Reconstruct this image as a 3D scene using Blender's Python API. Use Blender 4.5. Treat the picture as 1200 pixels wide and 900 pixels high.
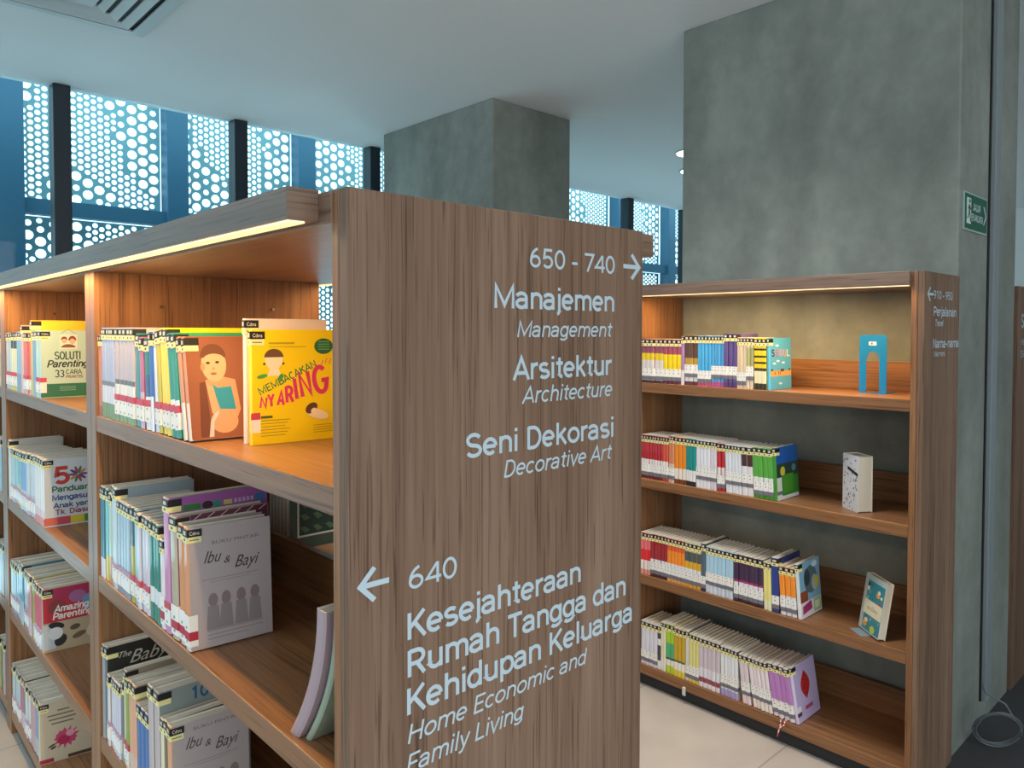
import bpy, math, random
from mathutils import Matrix, Vector
from mathutils.geometry import delaunay_2d_cdt

random.seed(7)
for o in list(bpy.data.objects):
    bpy.data.objects.remove(o)
S = bpy.context.scene
COL = S.collection
R = math.radians

# ------------------------------------------------------------------ camera, world, lights, exposure
cam = bpy.data.cameras.new('camera')
cam_o = bpy.data.objects.new('camera', cam)
COL.objects.link(cam_o)
yaw, pitch, roll = R(45.0738), R(-1.5816), R(0.1648)
fw = Vector((math.cos(yaw) * math.cos(pitch), math.sin(yaw) * math.cos(pitch), math.sin(pitch)))
rt0 = Vector((math.sin(yaw), -math.cos(yaw), 0))
up0 = rt0.cross(fw)
rt = math.cos(roll) * rt0 + math.sin(roll) * up0
up = math.cos(roll) * up0 - math.sin(roll) * rt0
m = Matrix.Identity(4)
for i in range(3):
    m[i][0], m[i][1], m[i][2] = rt[i], up[i], -fw[i]
m.translation = Vector((-0.4525, -0.8118, 1.3637))
cam_o.matrix_world = m
cam.sensor_fit = 'HORIZONTAL'
cam.sensor_width = 36
cam.lens = 36 * 877.04 / 1200
cam.shift_x = -54.995 / 1200
cam.shift_y = -37.154 / 1200
cam.clip_start = .02
S.camera = cam_o

S.view_settings.view_transform = 'Standard'
S.view_settings.look = 'None'
S.view_settings.gamma = 1
S.view_settings.use_curve_mapping = False
S.view_settings.exposure = 0.35

W = bpy.data.worlds.new('overcast_sky')
S.world = W
W.use_nodes = True
wb = W.node_tree.nodes['Background']
wb.inputs['Color'].default_value = (0.84, 0.96, 1.0, 1)
wb.inputs['Strength'].default_value = 2.1

def area(name, loc, rot, sx, sy, energy, color):
    l = bpy.data.lights.new(name, 'AREA')
    l.shape = 'RECTANGLE'; l.size = sx; l.size_y = sy; l.energy = energy; l.color = color
    o = bpy.data.objects.new(name, l); COL.objects.link(o)
    o.location = loc; o.rotation_euler = rot
    return o
# rear lamp stands for windows behind the camera; side lamp is an added fill
area('daylight_rear', (-0.8, -4.2, 1.55), (R(-90), 0, R(180)), 4.6, 2.0, 85, (0.90, 0.96, 1.0))
area('side_fill', (-3.7, 1.6, 1.6), (R(90), 0, R(-90)), 3.6, 1.9, 30, (0.64, 0.83, 1.0))
# unseen area lamps added at ceiling height to brighten floor and ceiling
for lx, ly in ((1.15, .5), (-.6, -1.7), (-1.7, 1.2), (-1.9, -2.4), (4.6, 1.0), (6.4, 1.8)):
    area('ceiling_fill', (lx, ly, 2.585), (0, 0, 0), .5, .5, 11, (1.0, .985, .97)).data.spread = R(110)

def led(name, loc, length, tilt, energy):
    """lensed warm strip: narrow area lamp aimed down and inwards"""
    o = area(name, loc, (0, R(tilt), 0), .016, length, energy, (1.0, .625, .26))
    o.data.spread = R(150)
X2_LED = 1.7795
led('shelf_led_lettered_front', (-.030, 1.74, 1.4965), 3.3, -14, 15)
led('shelf_led_lettered_back', (.5904, 1.74, 1.4965), 3.3, 14, 12)
led('shelf_led_pillar', (X2_LED, .505, 1.4965), .98, -16, 4.8)

S.cycles.max_bounces = 8
S.cycles.transparent_max_bounces = 16
S.cycles.use_denoising = True

# ------------------------------------------------------------------ colours and materials
def lin(h):
    if isinstance(h, tuple):
        return h if len(h) == 4 else (*h, 1)
    h = h.lstrip('#')
    v = [int(h[i:i + 2], 16) / 255 for i in (0, 2, 4)]
    return tuple(c / 12.92 if c <= .04045 else ((c + .055) / 1.055) ** 2.4 for c in v) + (1,)

def mat(name, color, rough=.5, metal=0, spec=.5, coat=0, emit=None, es=0):
    m = bpy.data.materials.new(name); m.use_nodes = True
    b = m.node_tree.nodes['Principled BSDF']
    b.inputs['Base Color'].default_value = lin(color)
    b.inputs['Roughness'].default_value = rough
    b.inputs['Metallic'].default_value = metal
    b.inputs['Specular IOR Level'].default_value = spec
    b.inputs['Coat Weight'].default_value = coat
    b.inputs['Coat Roughness'].default_value = .12
    if emit:
        b.inputs['Emission Color'].default_value = lin(emit)
        b.inputs['Emission Strength'].default_value = es
    return m

def N(m, t, **kw):
    n = m.node_tree.nodes.new(t)
    for k, v in kw.items():
        setattr(n, k, v)
    return n

def L(m, a, b):
    m.node_tree.links.new(a, b)

def wood(name, axis, dark, mid, light, rough=.34):
    m = mat(name, mid, rough)
    b = m.node_tree.nodes['Principled BSDF']
    tc = N(m, 'ShaderNodeTexCoord')
    def ns(long_s, cross_s, detail):
        mp = N(m, 'ShaderNodeMapping')
        sc = [cross_s] * 3; sc[axis] = long_s
        mp.inputs['Scale'].default_value = sc
        L(m, tc.outputs['Object'], mp.inputs['Vector'])
        n = N(m, 'ShaderNodeTexNoise')
        n.inputs['Scale'].default_value = 1; n.inputs['Detail'].default_value = detail
        n.inputs['Roughness'].default_value = .6
        n.inputs['Distortion'].default_value = .5
        L(m, mp.outputs['Vector'], n.inputs['Vector'])
        return n
    n1 = ns(.5, 7, 2); n2 = ns(1.6, 95, 4); n3 = ns(4, 240, 2)
    r1 = N(m, 'ShaderNodeValToRGB')
    e = r1.color_ramp.elements
    e[0].position, e[0].color = .30, lin(dark)
    e[1].position, e[1].color = .72, lin(light)
    k = r1.color_ramp.elements.new(.5); k.color = lin(mid)
    a = N(m, 'ShaderNodeMath', operation='MULTIPLY_ADD')
    a.inputs[1].default_value = .48; L(m, n2.outputs['Fac'], a.inputs[0])
    a2 = N(m, 'ShaderNodeMath', operation='MULTIPLY'); a2.inputs[1].default_value = .52
    L(m, n1.outputs['Fac'], a2.inputs[0]); L(m, a2.outputs[0], a.inputs[2])
    L(m, a.outputs[0], r1.inputs['Fac'])
    # thin dark pores
    r2 = N(m, 'ShaderNodeValToRGB')
    e = r2.color_ramp.elements
    e[0].position, e[0].color = .36, (.42, .38, .36, 1)
    e[1].position, e[1].color = .44, (1, 1, 1, 1)
    L(m, n3.outputs['Fac'], r2.inputs['Fac'])
    mx = N(m, 'ShaderNodeMix', data_type='RGBA', blend_type='MULTIPLY')
    mx.inputs['Factor'].default_value = .75
    L(m, r1.outputs['Color'], mx.inputs['A']); L(m, r2.outputs['Color'], mx.inputs['B'])
    L(m, mx.outputs['Result'], b.inputs['Base Color'])
    bp = N(m, 'ShaderNodeBump'); bp.inputs['Strength'].default_value = .08; bp.inputs['Distance'].default_value = .002
    L(m, n2.outputs['Fac'], bp.inputs['Height']); L(m, bp.outputs['Normal'], b.inputs['Normal'])
    return m

WD = ('#5c4637', '#7c6250', '#957b68')
WI = ('#6e492d', '#8b6140', '#a57a52')
M = {}
M['wood_x'] = wood('wood_laminate_deep_grain', 0, *WI)
M['wood_y'] = wood('wood_laminate_long_grain', 1, *WI)
M['wood_z'] = wood('wood_laminate_upright_grain', 2, *WI)
M['panel'] = wood('grey_brown_oak_laminate', 2, *WD, rough=.5)
M['lip'] = wood('wood_laminate_light_lip', 1, *WD, rough=.35)
for w_ in ('wood_x', 'wood_y', 'wood_z', 'panel'):
    M[w_].node_tree.nodes['Principled BSDF'].inputs['Specular IOR Level'].default_value = .4 if w_ in ('wood_y', 'wood_z') else .25
M['lip_end'] = wood('wood_laminate_lip_end', 0, *WD)
M['toe'] = mat('dark_toe_kick', '#2b2d2f', .7)
M['led'] = mat('warm_led_diffuser', '#ffffff', .4, emit=(1.0, .70, .22), es=.9)
M['letter'] = mat('pale_vinyl_lettering', '#b9ccd6', .45)
M['steel_dark'] = mat('dark_window_aluminium', '#16242e', .4)
M['steel_blue'] = mat('blue_painted_steel', '#2f647f', .5)
M['screen'] = mat('perforated_sheet_metal', '#78a9b2', .5)
M['white'] = mat('white_plaster', '#dfe3e2', .7)
M['black'] = mat('black_rubber_and_duct_shade', '#101214', .6)
M['peg'] = mat('steel_shelf_peg', '#b5aa98', .25, metal=1)
M['trunk'] = mat('grey_cable_trunking', '#848f93', .5)
M['cable'] = mat('grey_cable', '#5d6468', .5)
M['bookend'] = mat('blue_enamelled_steel', '#0b72b6', .35, coat=.3)
M['vent'] = mat('white_vent_plastic', '#b9c4c6', .45)
M['lamp'] = mat('lit_downlight', '#ffffff', .4, emit=(1, .98, .95), es=6)
M['sign'] = mat('exit_sign_green', '#1d5f4b', .4)
M['signwhite'] = mat('exit_sign_white', '#cfe0d8', .4)
M['signframe'] = mat('exit_sign_frame', '#9fb5ae', .4)
M['dark_floor'] = mat('dark_grey_floor', '#4a4a4c', .9)
M['clip'] = mat('pale_plastic_clip', '#cfd3c8', .4)

# window glass: blue-tinted, clear
g = bpy.data.materials.new('blue_tinted_glass'); g.use_nodes = True
nt = g.node_tree; nt.nodes.remove(nt.nodes['Principled BSDF'])
out = nt.nodes['Material Output']
tr = N(g, 'ShaderNodeBsdfTransparent'); tr.inputs['Color'].default_value = (.78, .93, .97, 1)
gl = N(g, 'ShaderNodeBsdfGlossy'); gl.inputs['Roughness'].default_value = .03
fr = N(g, 'ShaderNodeFresnel'); fr.inputs['IOR'].default_value = 1.3
mx = N(g, 'ShaderNodeMixShader')
geo = N(g, 'ShaderNodeNewGeometry')
fm = N(g, 'ShaderNodeMath', operation='SUBTRACT'); fm.inputs[0].default_value = 1
L(g, geo.outputs['Backfacing'], fm.inputs[1])
fk = N(g, 'ShaderNodeMath', operation='MULTIPLY')
L(g, fr.outputs['Fac'], fk.inputs[0]); L(g, fm.outputs[0], fk.inputs[1])
L(g, fk.outputs[0], mx.inputs['Fac']); L(g, tr.outputs[0], mx.inputs[1]); L(g, gl.outputs[0], mx.inputs[2])
L(g, mx.outputs[0], out.inputs['Surface'])
M['glass'] = g

# printed paper / card that takes its colour from the mesh
def print_mat(name, rough, coat):
    m = mat(name, '#ffffff', rough, coat=coat)
    a = N(m, 'ShaderNodeAttribute', attribute_name='Col')
    b = m.node_tree.nodes['Principled BSDF']
    L(m, a.outputs['Color'], b.inputs['Base Color'])
    if coat > .4:
        tc = N(m, 'ShaderNodeTexCoord')
        n = N(m, 'ShaderNodeTexNoise'); n.inputs['Scale'].default_value = 22; n.inputs['Detail'].default_value = 2
        bp = N(m, 'ShaderNodeBump'); bp.inputs['Strength'].default_value = .12; bp.inputs['Distance'].default_value = .004
        L(m, tc.outputs['Object'], n.inputs['Vector']); L(m, n.outputs['Fac'], bp.inputs['Height'])
        L(m, bp.outputs['Normal'], b.inputs['Coat Normal'])
    return m
M['wrap'] = print_mat('printed_cover_in_clear_wrap', .45, .6)
M['print'] = print_mat('printed_card', .5, 0)

def concrete(name, c0, c1, c2):
    m = mat(name, c1, .85)
    b = m.node_tree.nodes['Principled BSDF']
    tc = N(m, 'ShaderNodeTexCoord')
    def noise(s, d, sc=(1, 1, 1)):
        mp = N(m, 'ShaderNodeMapping'); mp.inputs['Scale'].default_value = sc
        L(m, tc.outputs['Object'], mp.inputs['Vector'])
        n = N(m, 'ShaderNodeTexNoise'); n.inputs['Scale'].default_value = s; n.inputs['Detail'].default_value = d
        n.inputs['Roughness'].default_value = .62
        L(m, mp.outputs[0], n.inputs['Vector']); return n
    n1 = noise(2.2, 5, (1, 1, .6)); n2 = noise(14, 4); n3 = noise(5, 1, (1, 1, .25))
    a = N(m, 'ShaderNodeMath', operation='MULTIPLY_ADD'); a.inputs[1].default_value = .5
    a2 = N(m, 'ShaderNodeMath', operation='MULTIPLY_ADD'); a2.inputs[1].default_value = .22
    a3 = N(m, 'ShaderNodeMath', operation='MULTIPLY'); a3.inputs[1].default_value = .28
    L(m, n3.outputs['Fac'], a3.inputs[0]); L(m, a3.outputs[0], a2.inputs[2]); L(m, n2.outputs['Fac'], a2.inputs[0])
    L(m, a2.outputs[0], a.inputs[2]); L(m, n1.outputs['Fac'], a.inputs[0])
    r = N(m, 'ShaderNodeValToRGB'); e = r.color_ramp.elements
    e[0].position, e[0].color = .34, lin(c0); e[1].position, e[1].color = .66, lin(c2)
    k = e.new(.5); k.color = lin(c1)
    L(m, a.outputs[0], r.inputs['Fac']); L(m, r.outputs['Color'], b.inputs['Base Color'])
    bp = N(m, 'ShaderNodeBump'); bp.inputs['Strength'].default_value = .15; bp.inputs['Distance'].default_value = .004
    L(m, n2.outputs['Fac'], bp.inputs['Height']); L(m, bp.outputs['Normal'], b.inputs['Normal'])
    return m
M['concrete'] = concrete('grey_green_concrete', '#6a6f69', '#80867f', '#979d95')

def tiles():
    m = mat('pale_floor_tile', '#b9b2a8', .3)
    b = m.node_tree.nodes['Principled BSDF']
    tc = N(m, 'ShaderNodeTexCoord')
    br = N(m, 'ShaderNodeTexBrick', offset=0.0)
    br.inputs['Scale'].default_value = 1
    br.inputs['Brick Width'].default_value = .5947; br.inputs['Row Height'].default_value = .5947
    br.inputs['Mortar Size'].default_value = .0025; br.inputs['Mortar Smooth'].default_value = .2
    br.inputs['Color1'].default_value = lin('#b2ada8'); br.inputs['Color2'].default_value = lin('#ada8a3')
    br.inputs['Mortar'].default_value = lin('#86827d')
    mp = N(m, 'ShaderNodeMapping'); mp.inputs['Location'].default_value = (-.0159, -.377, 0)
    L(m, tc.outputs['Object'], mp.inputs['Vector']); L(m, mp.outputs['Vector'], br.inputs['Vector'])
    n = N(m, 'ShaderNodeTexNoise'); n.inputs['Scale'].default_value = 6; n.inputs['Detail'].default_value = 6
    L(m, tc.outputs['Object'], n.inputs['Vector'])
    r = N(m, 'ShaderNodeValToRGB'); e = r.color_ramp.elements
    e[0].position, e[0].color = .3, (.86, .86, .86, 1); e[1].position, e[1].color = .7, (1, 1, 1, 1)
    L(m, n.outputs['Fac'], r.inputs['Fac'])
    mx = N(m, 'ShaderNodeMix', data_type='RGBA', blend_type='MULTIPLY'); mx.inputs['Factor'].default_value = 1
    L(m, br.outputs['Color'], mx.inputs['A']); L(m, r.outputs['Color'], mx.inputs['B'])
    L(m, mx.outputs['Result'], b.inputs['Base Color'])
    return m
M['tile'] = tiles()
M['ceil'] = mat('ceiling_paint', '#d6dbdc', .8)

# ------------------------------------------------------------------ mesh helpers
class G:
    """Collects faces with a colour each; build() links them as one mesh object."""
    def __init__(self):
        self.v, self.f, self.c = [], [], []
    def face(self, pts, col='#ffffff'):
        n = len(self.v); self.v += [tuple(p) for p in pts]
        self.f.append(tuple(range(n, n + len(pts)))); self.c.append(lin(col))
    def box(self, x0, x1, y0, y1, z0, z1, col='#ffffff'):
        n = len(self.v)
        self.v += [(x, y, z) for z in (z0, z1) for x, y in ((x0, y0), (x1, y0), (x1, y1), (x0, y1))]
        for f in ((3, 2, 1, 0), (4, 5, 6, 7), (0, 1, 5, 4), (1, 2, 6, 5), (2, 3, 7, 6), (3, 0, 4, 7)):
            self.f.append(tuple(n + i for i in f)); self.c.append(lin(col))
        return self
    def prism(self, poly, a, b, axis='y', col='#ffffff'):
        """poly: 2D points; extruded from a to b along axis."""
        def P(p, t):
            return {'y': (p[0], t, p[1]), 'z': (p[0], p[1], t), 'x': (t, p[0], p[1])}[axis]
        n = len(poly); k = len(self.v)
        self.v += [P(p, a) for p in poly] + [P(p, b) for p in poly]
        self.f.append(tuple(k + i for i in range(n))); self.c.append(lin(col))
        self.f.append(tuple(k + n + i for i in reversed(range(n)))); self.c.append(lin(col))
        for i in range(n):
            j = (i + 1) % n
            self.f.append((k + j, k + i, k + n + i, k + n + j)); self.c.append(lin(col))
        return self
    def tube(self, pts, r, seg=8, col='#ffffff'):
        pts = [Vector(p) for p in pts]; k = len(self.v)
        for i, p in enumerate(pts):
            d = (pts[min(i + 1, len(pts) - 1)] - pts[max(i - 1, 0)]).normalized()
            u = d.cross(Vector((0, 0, 1)) if abs(d.z) < .9 else Vector((1, 0, 0))).normalized(); w = d.cross(u)
            for s in range(seg):
                a = 2 * math.pi * s / seg
                self.v.append(tuple(p + r * (math.cos(a) * u + math.sin(a) * w)))
        for i in range(len(pts) - 1):
            for s in range(seg):
                t = (s + 1) % seg
                self.f.append((k + i * seg + s, k + i * seg + t, k + (i + 1) * seg + t, k + (i + 1) * seg + s)); self.c.append(lin(col))
        self.f.append(tuple(k + s for s in reversed(range(seg)))); self.c.append(lin(col))
        e = k + (len(pts) - 1) * seg
        self.f.append(tuple(e + s for s in range(seg))); self.c.append(lin(col))
        return self
    def mesh(self, name, m):
        me = bpy.data.meshes.new(name)
        me.from_pydata(self.v, [], self.f)
        at = me.color_attributes.new('Col', 'FLOAT_COLOR', 'CORNER')
        arr = []
        for f, c in zip(self.f, self.c):
            arr += list(c) * len(f)
        at.data.foreach_set('color', arr)
        me.materials.append(m)
        me.update()
        return me
    def build(self, name, m, parent=None, bevel=0, loc=None):
        return obj(name, self.mesh(name, m), parent, bevel, loc)

def obj(name, me, parent=None, bevel=0, loc=None):
    o = bpy.data.objects.new(name, me); COL.objects.link(o)
    if parent: o.parent = parent
    if loc: o.location = loc
    if bevel:
        b = o.modifiers.new('edge', 'BEVEL'); b.width = bevel; b.segments = 2; b.limit_method = 'ANGLE'
    return o

def tag(o, label, cat=None, group=None, kind=None):
    o['label'] = label
    if cat: o['category'] = cat
    if group: o['group'] = group
    if kind: o['kind'] = kind
    return o

def empty(name, loc, rz=0):
    o = bpy.data.objects.new(name, None); COL.objects.link(o)
    o.location = loc; o.rotation_euler = (0, 0, rz); o.empty_display_size = .05
    return o

def bx(name, m, x0, x1, y0, y1, z0, z1, parent=None, bevel=0, off=(0, 0, 0)):
    ox, oy, oz = off
    return G().box(x0 - ox, x1 - ox, y0 - oy, y1 - oy, z0 - oz, z1 - oz).build(name, m, parent, bevel)

def text_mesh(body, size, bold=0, shear=0, wide=None, sx=1.0):
    """Letters lying in local XZ facing -Y, left end of the baseline at the origin; wide = target width."""
    cu = bpy.data.curves.new('t', 'FONT'); cu.body = body; cu.size = 1; cu.shear = shear
    cu.offset = bold; cu.resolution_u = 3; cu.fill_mode = 'BOTH'; cu.extrude = 0
    o = bpy.data.objects.new('t', cu); COL.objects.link(o)
    dg = bpy.context.evaluated_depsgraph_get()
    me = bpy.data.meshes.new_from_object(o.evaluated_get(dg))
    bpy.data.objects.remove(o); bpy.data.curves.remove(cu)
    xs = [v.co.x for v in me.vertices]
    x0, x1 = min(xs), max(xs)
    k = size / .729                  # cap height of the built-in letters at size 1
    kx = (wide / (x1 - x0)) if wide else k * sx
    vs = [((v.co.x - x0) * kx, 0, v.co.y * k) for v in me.vertices]
    fs = [tuple(p.vertices) for p in me.polygons]
    bpy.data.meshes.remove(me)
    return vs, fs

def add_text(gm, body, x, z, size, y=0, col='#ffffff', bold=0, shear=0, wide=None, rot=0, sx=1.0, face='-y'):
    vs, fs = text_mesh(body, size, bold, shear, wide, sx=sx)
    k = len(gm.v); c, s = math.cos(rot), math.sin(rot)
    for a, _, b in vs:
        gm.v.append((x + a * c - b * s, y, z + a * s + b * c))
    for f in fs:
        gm.f.append(tuple(k + i for i in f)); gm.c.append(lin(col))

def arc(cx, cy, rx, ry, a0, a1, n=9):
    return [(cx + rx * math.cos(R(a0 + (a1 - a0) * i / n)), cy + ry * math.sin(R(a0 + (a1 - a0) * i / n))) for i in range(n + 1)]

def loop(cx, cy, rx, ry):
    return arc(cx, cy, rx, ry, 90, 450, 20)

# sans letters drawn as centre lines: (advance, strokes); cap height 1, lower case height .74
STROKES = {
    'a': (.52, [arc(.215, .49, .185, .19, 160, 0) + [(.40, 0)], [(.40, .40), (.22, .40)] + arc(.215, .228, .175, .172, 90, 270)[1:] + arc(.22, .28, .18, .224, 270, 350, 5)]),
    'c': (.48, [arc(.25, .37, .20, .31, 45, 315, 14)]),
    'd': (.54, [loop(.245, .37, .195, .31), [(.44, 0), (.44, 1.03)]]),
    'e': (.52, [[(.06, .37), (.44, .37)], arc(.25, .37, .20, .31, 0, 312, 15)]),
    'g': (.54, [loop(.245, .37, .195, .31), [(.44, .74), (.44, -.02)] + arc(.25, -.02, .19, .16, 0, -150, 9)]),
    'h': (.54, [[(.10, 0), (.10, 1.03)], arc(.275, .47, .175, .21, 175, 0) + [(.45, 0)]]),
    'i': (.22, [[(.11, 0), (.11, .74)], [(.11, .88), (.11, 1.02)]]),
    'j': (.23, [[(.13, .74), (.13, -.05)] + arc(.02, -.05, .11, .14, 0, -80, 6), [(.13, .88), (.13, 1.02)]]),
    'k': (.50, [[(.10, 0), (.10, 1.03)], [(.43, .74), (.11, .33)], [(.21, .45), (.45, 0)]]),
    'l': (.22, [[(.11, 0), (.11, 1.03)]]),
    'm': (.82, [[(.10, 0), (.10, .74)], arc(.26, .49, .16, .19, 175, 0) + [(.42, 0)], arc(.575, .49, .155, .19, 175, 0) + [(.73, 0)]]),
    'n': (.54, [[(.10, 0), (.10, .74)], arc(.275, .47, .175, .21, 175, 0) + [(.45, 0)]]),
    'o': (.54, [loop(.27, .37, .21, .31)]),
    'p': (.54, [[(.10, .74), (.10, -.26)], loop(.295, .37, .195, .31)]),
    'r': (.36, [[(.10, 0), (.10, .74)], arc(.30, .45, .20, .23, 178, 80, 7)]),
    's': (.48, [arc(.235, .525, .165, .155, 35, 262, 12) + arc(.24, .215, .175, .155, 80, -150, 12)]),
    't': (.34, [[(.17, .94), (.17, .18)] + arc(.29, .18, .12, .12, 180, 275, 6), [(.03, .68), (.32, .68)]]),
    'u': (.54, [[(.10, .74), (.10, .27)] + arc(.27, .27, .17, .21, 180, 360), [(.44, 0), (.44, .74)]]),
    'v': (.48, [[(.04, .74), (.24, .02), (.44, .74)]]),
    'y': (.48, [[(.04, .74), (.25, .04)], [(.44, .74), (.25, .04), (.19, -.14), (.13, -.20), (.05, -.20)]]),
    'A': (.64, [[(.03, 0), (.32, .98), (.61, 0)], [(.13, .31), (.51, .31)]]),
    'D': (.62, [[(.10, 0), (.10, 1)], [(.10, .95), (.25, .95)] + arc(.27, .50, .27, .45, 90, -90, 14) + [(.10, .05)]]),
    'E': (.54, [[(.50, .95), (.10, .95), (.10, .05), (.50, .05)], [(.10, .52), (.45, .52)]]),
    'F': (.52, [[(.50, .95), (.10, .95), (.10, 0)], [(.10, .50), (.44, .50)]]),
    'H': (.66, [[(.10, 0), (.10, 1)], [(.56, 0), (.56, 1)], [(.10, .51), (.56, .51)]]),
    'K': (.60, [[(.10, 0), (.10, 1)], [(.53, 1), (.11, .42)], [(.25, .60), (.56, 0)]]),
    'L': (.50, [[(.10, 1), (.10, .05), (.48, .05)]]),
    'M': (.82, [[(.10, 0), (.10, .97), (.41, .14), (.72, .97), (.72, 0)]]),
    'N': (.66, [[(.10, 0), (.10, .96), (.56, .04), (.56, 1)]]),
    'P': (.58, [[(.10, 0), (.10, 1)], [(.10, .95), (.30, .95)] + arc(.31, .69, .21, .26, 90, -90, 12) + [(.10, .43)]]),
    'R': (.60, [[(.10, 0), (.10, 1)], [(.10, .95), (.30, .95)] + arc(.31, .71, .20, .24, 90, -90, 12) + [(.10, .47)], [(.32, .47), (.54, 0)]]),
    'S': (.58, [arc(.285, .715, .205, .225, 25, 262, 13) + arc(.29, .27, .215, .215, 82, -160, 13)]),
    'T': (.56, [[(.02, .95), (.54, .95)], [(.28, .95), (.28, 0)]]),
    'B': (.58, [[(.10, 0), (.10, 1)], [(.10, .95), (.28, .95)] + arc(.29, .735, .18, .215, 90, -90, 10) + [(.10, .52)], arc(.30, .285, .21, .235, 90, -90, 10) + [(.10, .05)]]),
    'C': (.60, [arc(.31, .50, .23, .45, 48, 312, 16)]),
    'G': (.64, [arc(.31, .50, .23, .45, 48, 318, 16) + [(.54, .46), (.34, .46)]]),
    'I': (.22, [[(.11, 0), (.11, 1)]]),
    'J': (.46, [[(.34, 1), (.34, .26)] + arc(.19, .26, .15, .21, 0, -160, 8)]),
    'O': (.66, [loop(.33, .50, .25, .45)]),
    'U': (.62, [[(.10, 1), (.10, .29)] + arc(.31, .29, .21, .24, 180, 360, 12) + [(.52, 1)]]),
    'V': (.60, [[(.04, 1), (.30, .03), (.56, 1)]]),
    'Y': (.58, [[(.04, 1), (.29, .48), (.54, 1)], [(.29, .48), (.29, 0)]]),
    'z': (.46, [[(.06, .68), (.40, .68), (.06, .06), (.42, .06)]]),
    '.': (.20, [[(.10, 0), (.10, .13)]]),
    '3': (.56, [arc(.25, .725, .19, .225, 150, -85, 13), arc(.25, .275, .21, .225, 85, -150, 13)]),
    '0': (.58, [loop(.29, .50, .21, .45)]),
    '1': (.58, [[(.12, .80), (.32, .95), (.32, 0)]]),
    '4': (.58, [[(.44, 0), (.44, .97)], [(.42, .93), (.07, .28), (.56, .28)]]),
    '5': (.58, [[(.49, .95), (.15, .95), (.11, .52)] + arc(.28, .32, .21, .27, 130, -145, 14)]),
    '6': (.58, [loop(.29, .31, .20, .26), arc(.46, .31, .37, .66, 100, 180, 8)]),
    '7': (.56, [[(.05, .95), (.51, .95), (.19, 0)]]),
    '9': (.58, [loop(.29, .69, .20, .26), arc(.12, .69, .37, .66, -80, 0, 8)]),
    '-': (.40, [[(.06, .38), (.34, .38)]]),
    ' ': (.26, []),
}

def stroke_text(gm, body, x0, x1, z, cap, weight, slant=0, y=0, col='#ffffff', rot=0, lay=.00004):
    """letters between x0 and x1 on the plane y, each stroke a flat ribbon of constant width"""
    pen = 0; strokes = []
    for ch in body:
        adv, st = STROKES[ch]
        strokes += [[(pen + p[0], p[1]) for p in ln] for ln in st]
        pen += adv
    xs = [p[0] for ln in strokes for p in ln]
    lo, hi = min(xs) , max(xs)
    w = weight * cap
    kx = (x1 - x0 - w - slant * cap * .7) / (hi - lo) if hi > lo else 1
    for li, ln in enumerate(strokes):
        yy = y - lay * (li % 4)
        pts = [Vector((x0 + w / 2 + (p[0] - lo) * kx + slant * p[1] * cap, z + p[1] * cap)) for p in ln]
        n = len(pts); closed = (pts[0] - pts[-1]).length < 1e-6
        left, right_ = [], []
        for i in range(n):
            a = pts[i - 1] if i else (pts[-2] if closed else None)
            c = pts[i + 1] if i < n - 1 else (pts[1] if closed else None)
            d0 = (pts[i] - a).normalized() if a is not None else None
            d1 = (c - pts[i]).normalized() if c is not None else None
            if d0 is None: nrm, k = Vector((-d1.y, d1.x)), 1
            elif d1 is None: nrm, k = Vector((-d0.y, d0.x)), 1
            else:
                t = (d0 + d1)
                t = t.normalized() if t.length > 1e-4 else d0
                nrm = Vector((-t.y, t.x)); k = min(2.2, 1 / max(.3, abs(nrm.dot(Vector((-d0.y, d0.x))))))
            left.append(pts[i] + nrm * w / 2 * k); right_.append(pts[i] - nrm * w / 2 * k)
        c_, s_ = math.cos(rot), math.sin(rot)
        def W_(p):
            dx, dz = p.x - x0, p.y - z
            return (x0 + dx * c_ - dz * s_, yy, z + dx * s_ + dz * c_)
        for i in range(n - 1):
            gm.face([W_(right_[i]), W_(right_[i + 1]), W_(left[i + 1]), W_(left[i])], col)

def ell(cx, cz, rx, rz, n=20, a0=0, a1=360, rot=0):
    r = []
    for i in range(n):
        a = R(a0 + (a1 - a0) * i / (n if a1 - a0 == 360 else n - 1))
        x, z = rx * math.cos(a), rz * math.sin(a)
        r.append((cx + x * math.cos(rot) - z * math.sin(rot), cz + x * math.sin(rot) + z * math.cos(rot)))
    return r

# ------------------------------------------------------------------ the room
HC = 2.594
YW = 3.67
def struct(o, label):
    return tag(o, label, None, None, 'structure')

struct(bx('floor', M['tile'], -4, 8.1, -4.6, YW, -.1, 0), 'pale beige tiled library floor')
struct(bx('floor', M['dark_floor'], 1.96, 8.0, -4.5, -.01, 0.0003, .004), 'dark grey floor area beside the big pillar')  # thin dark grey slab added over the tiles
struct(bx('ceiling', M['ceil'], -4, 8.1, -4.6, YW + .05, HC, HC + .15), 'flat pale grey ceiling')
struct(bx('wall_right', M['white'], 8.0, 8.1, -4.6, YW, 0, HC), 'white far wall on the right')
struct(bx('wall_left', M['white'], -4.1, -4.0, -4.6, YW, 0, HC), 'white wall on the left')
struct(bx('wall_rear', M['white'], -4, 8, -4.7, -4.6, 0, HC), 'white wall behind the camera')

def pillar(x0, x1, y0, y1, label):
    o = G().box(0, x1 - x0, 0, y1 - y0, 0, HC).build('concrete_pillar', M['concrete'], None, .006, (x0, y0, 0))
    tag(o, label, 'pillar', None, 'structure')
    return o
pillar(2.0925, 2.7333, -.0300, 1.0240, 'large bare concrete pillar behind the right bookcase')
pillar(2.1038, 2.6867, 2.2485, 3.3143, 'smaller concrete pillar standing behind the lettered panel')

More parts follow.
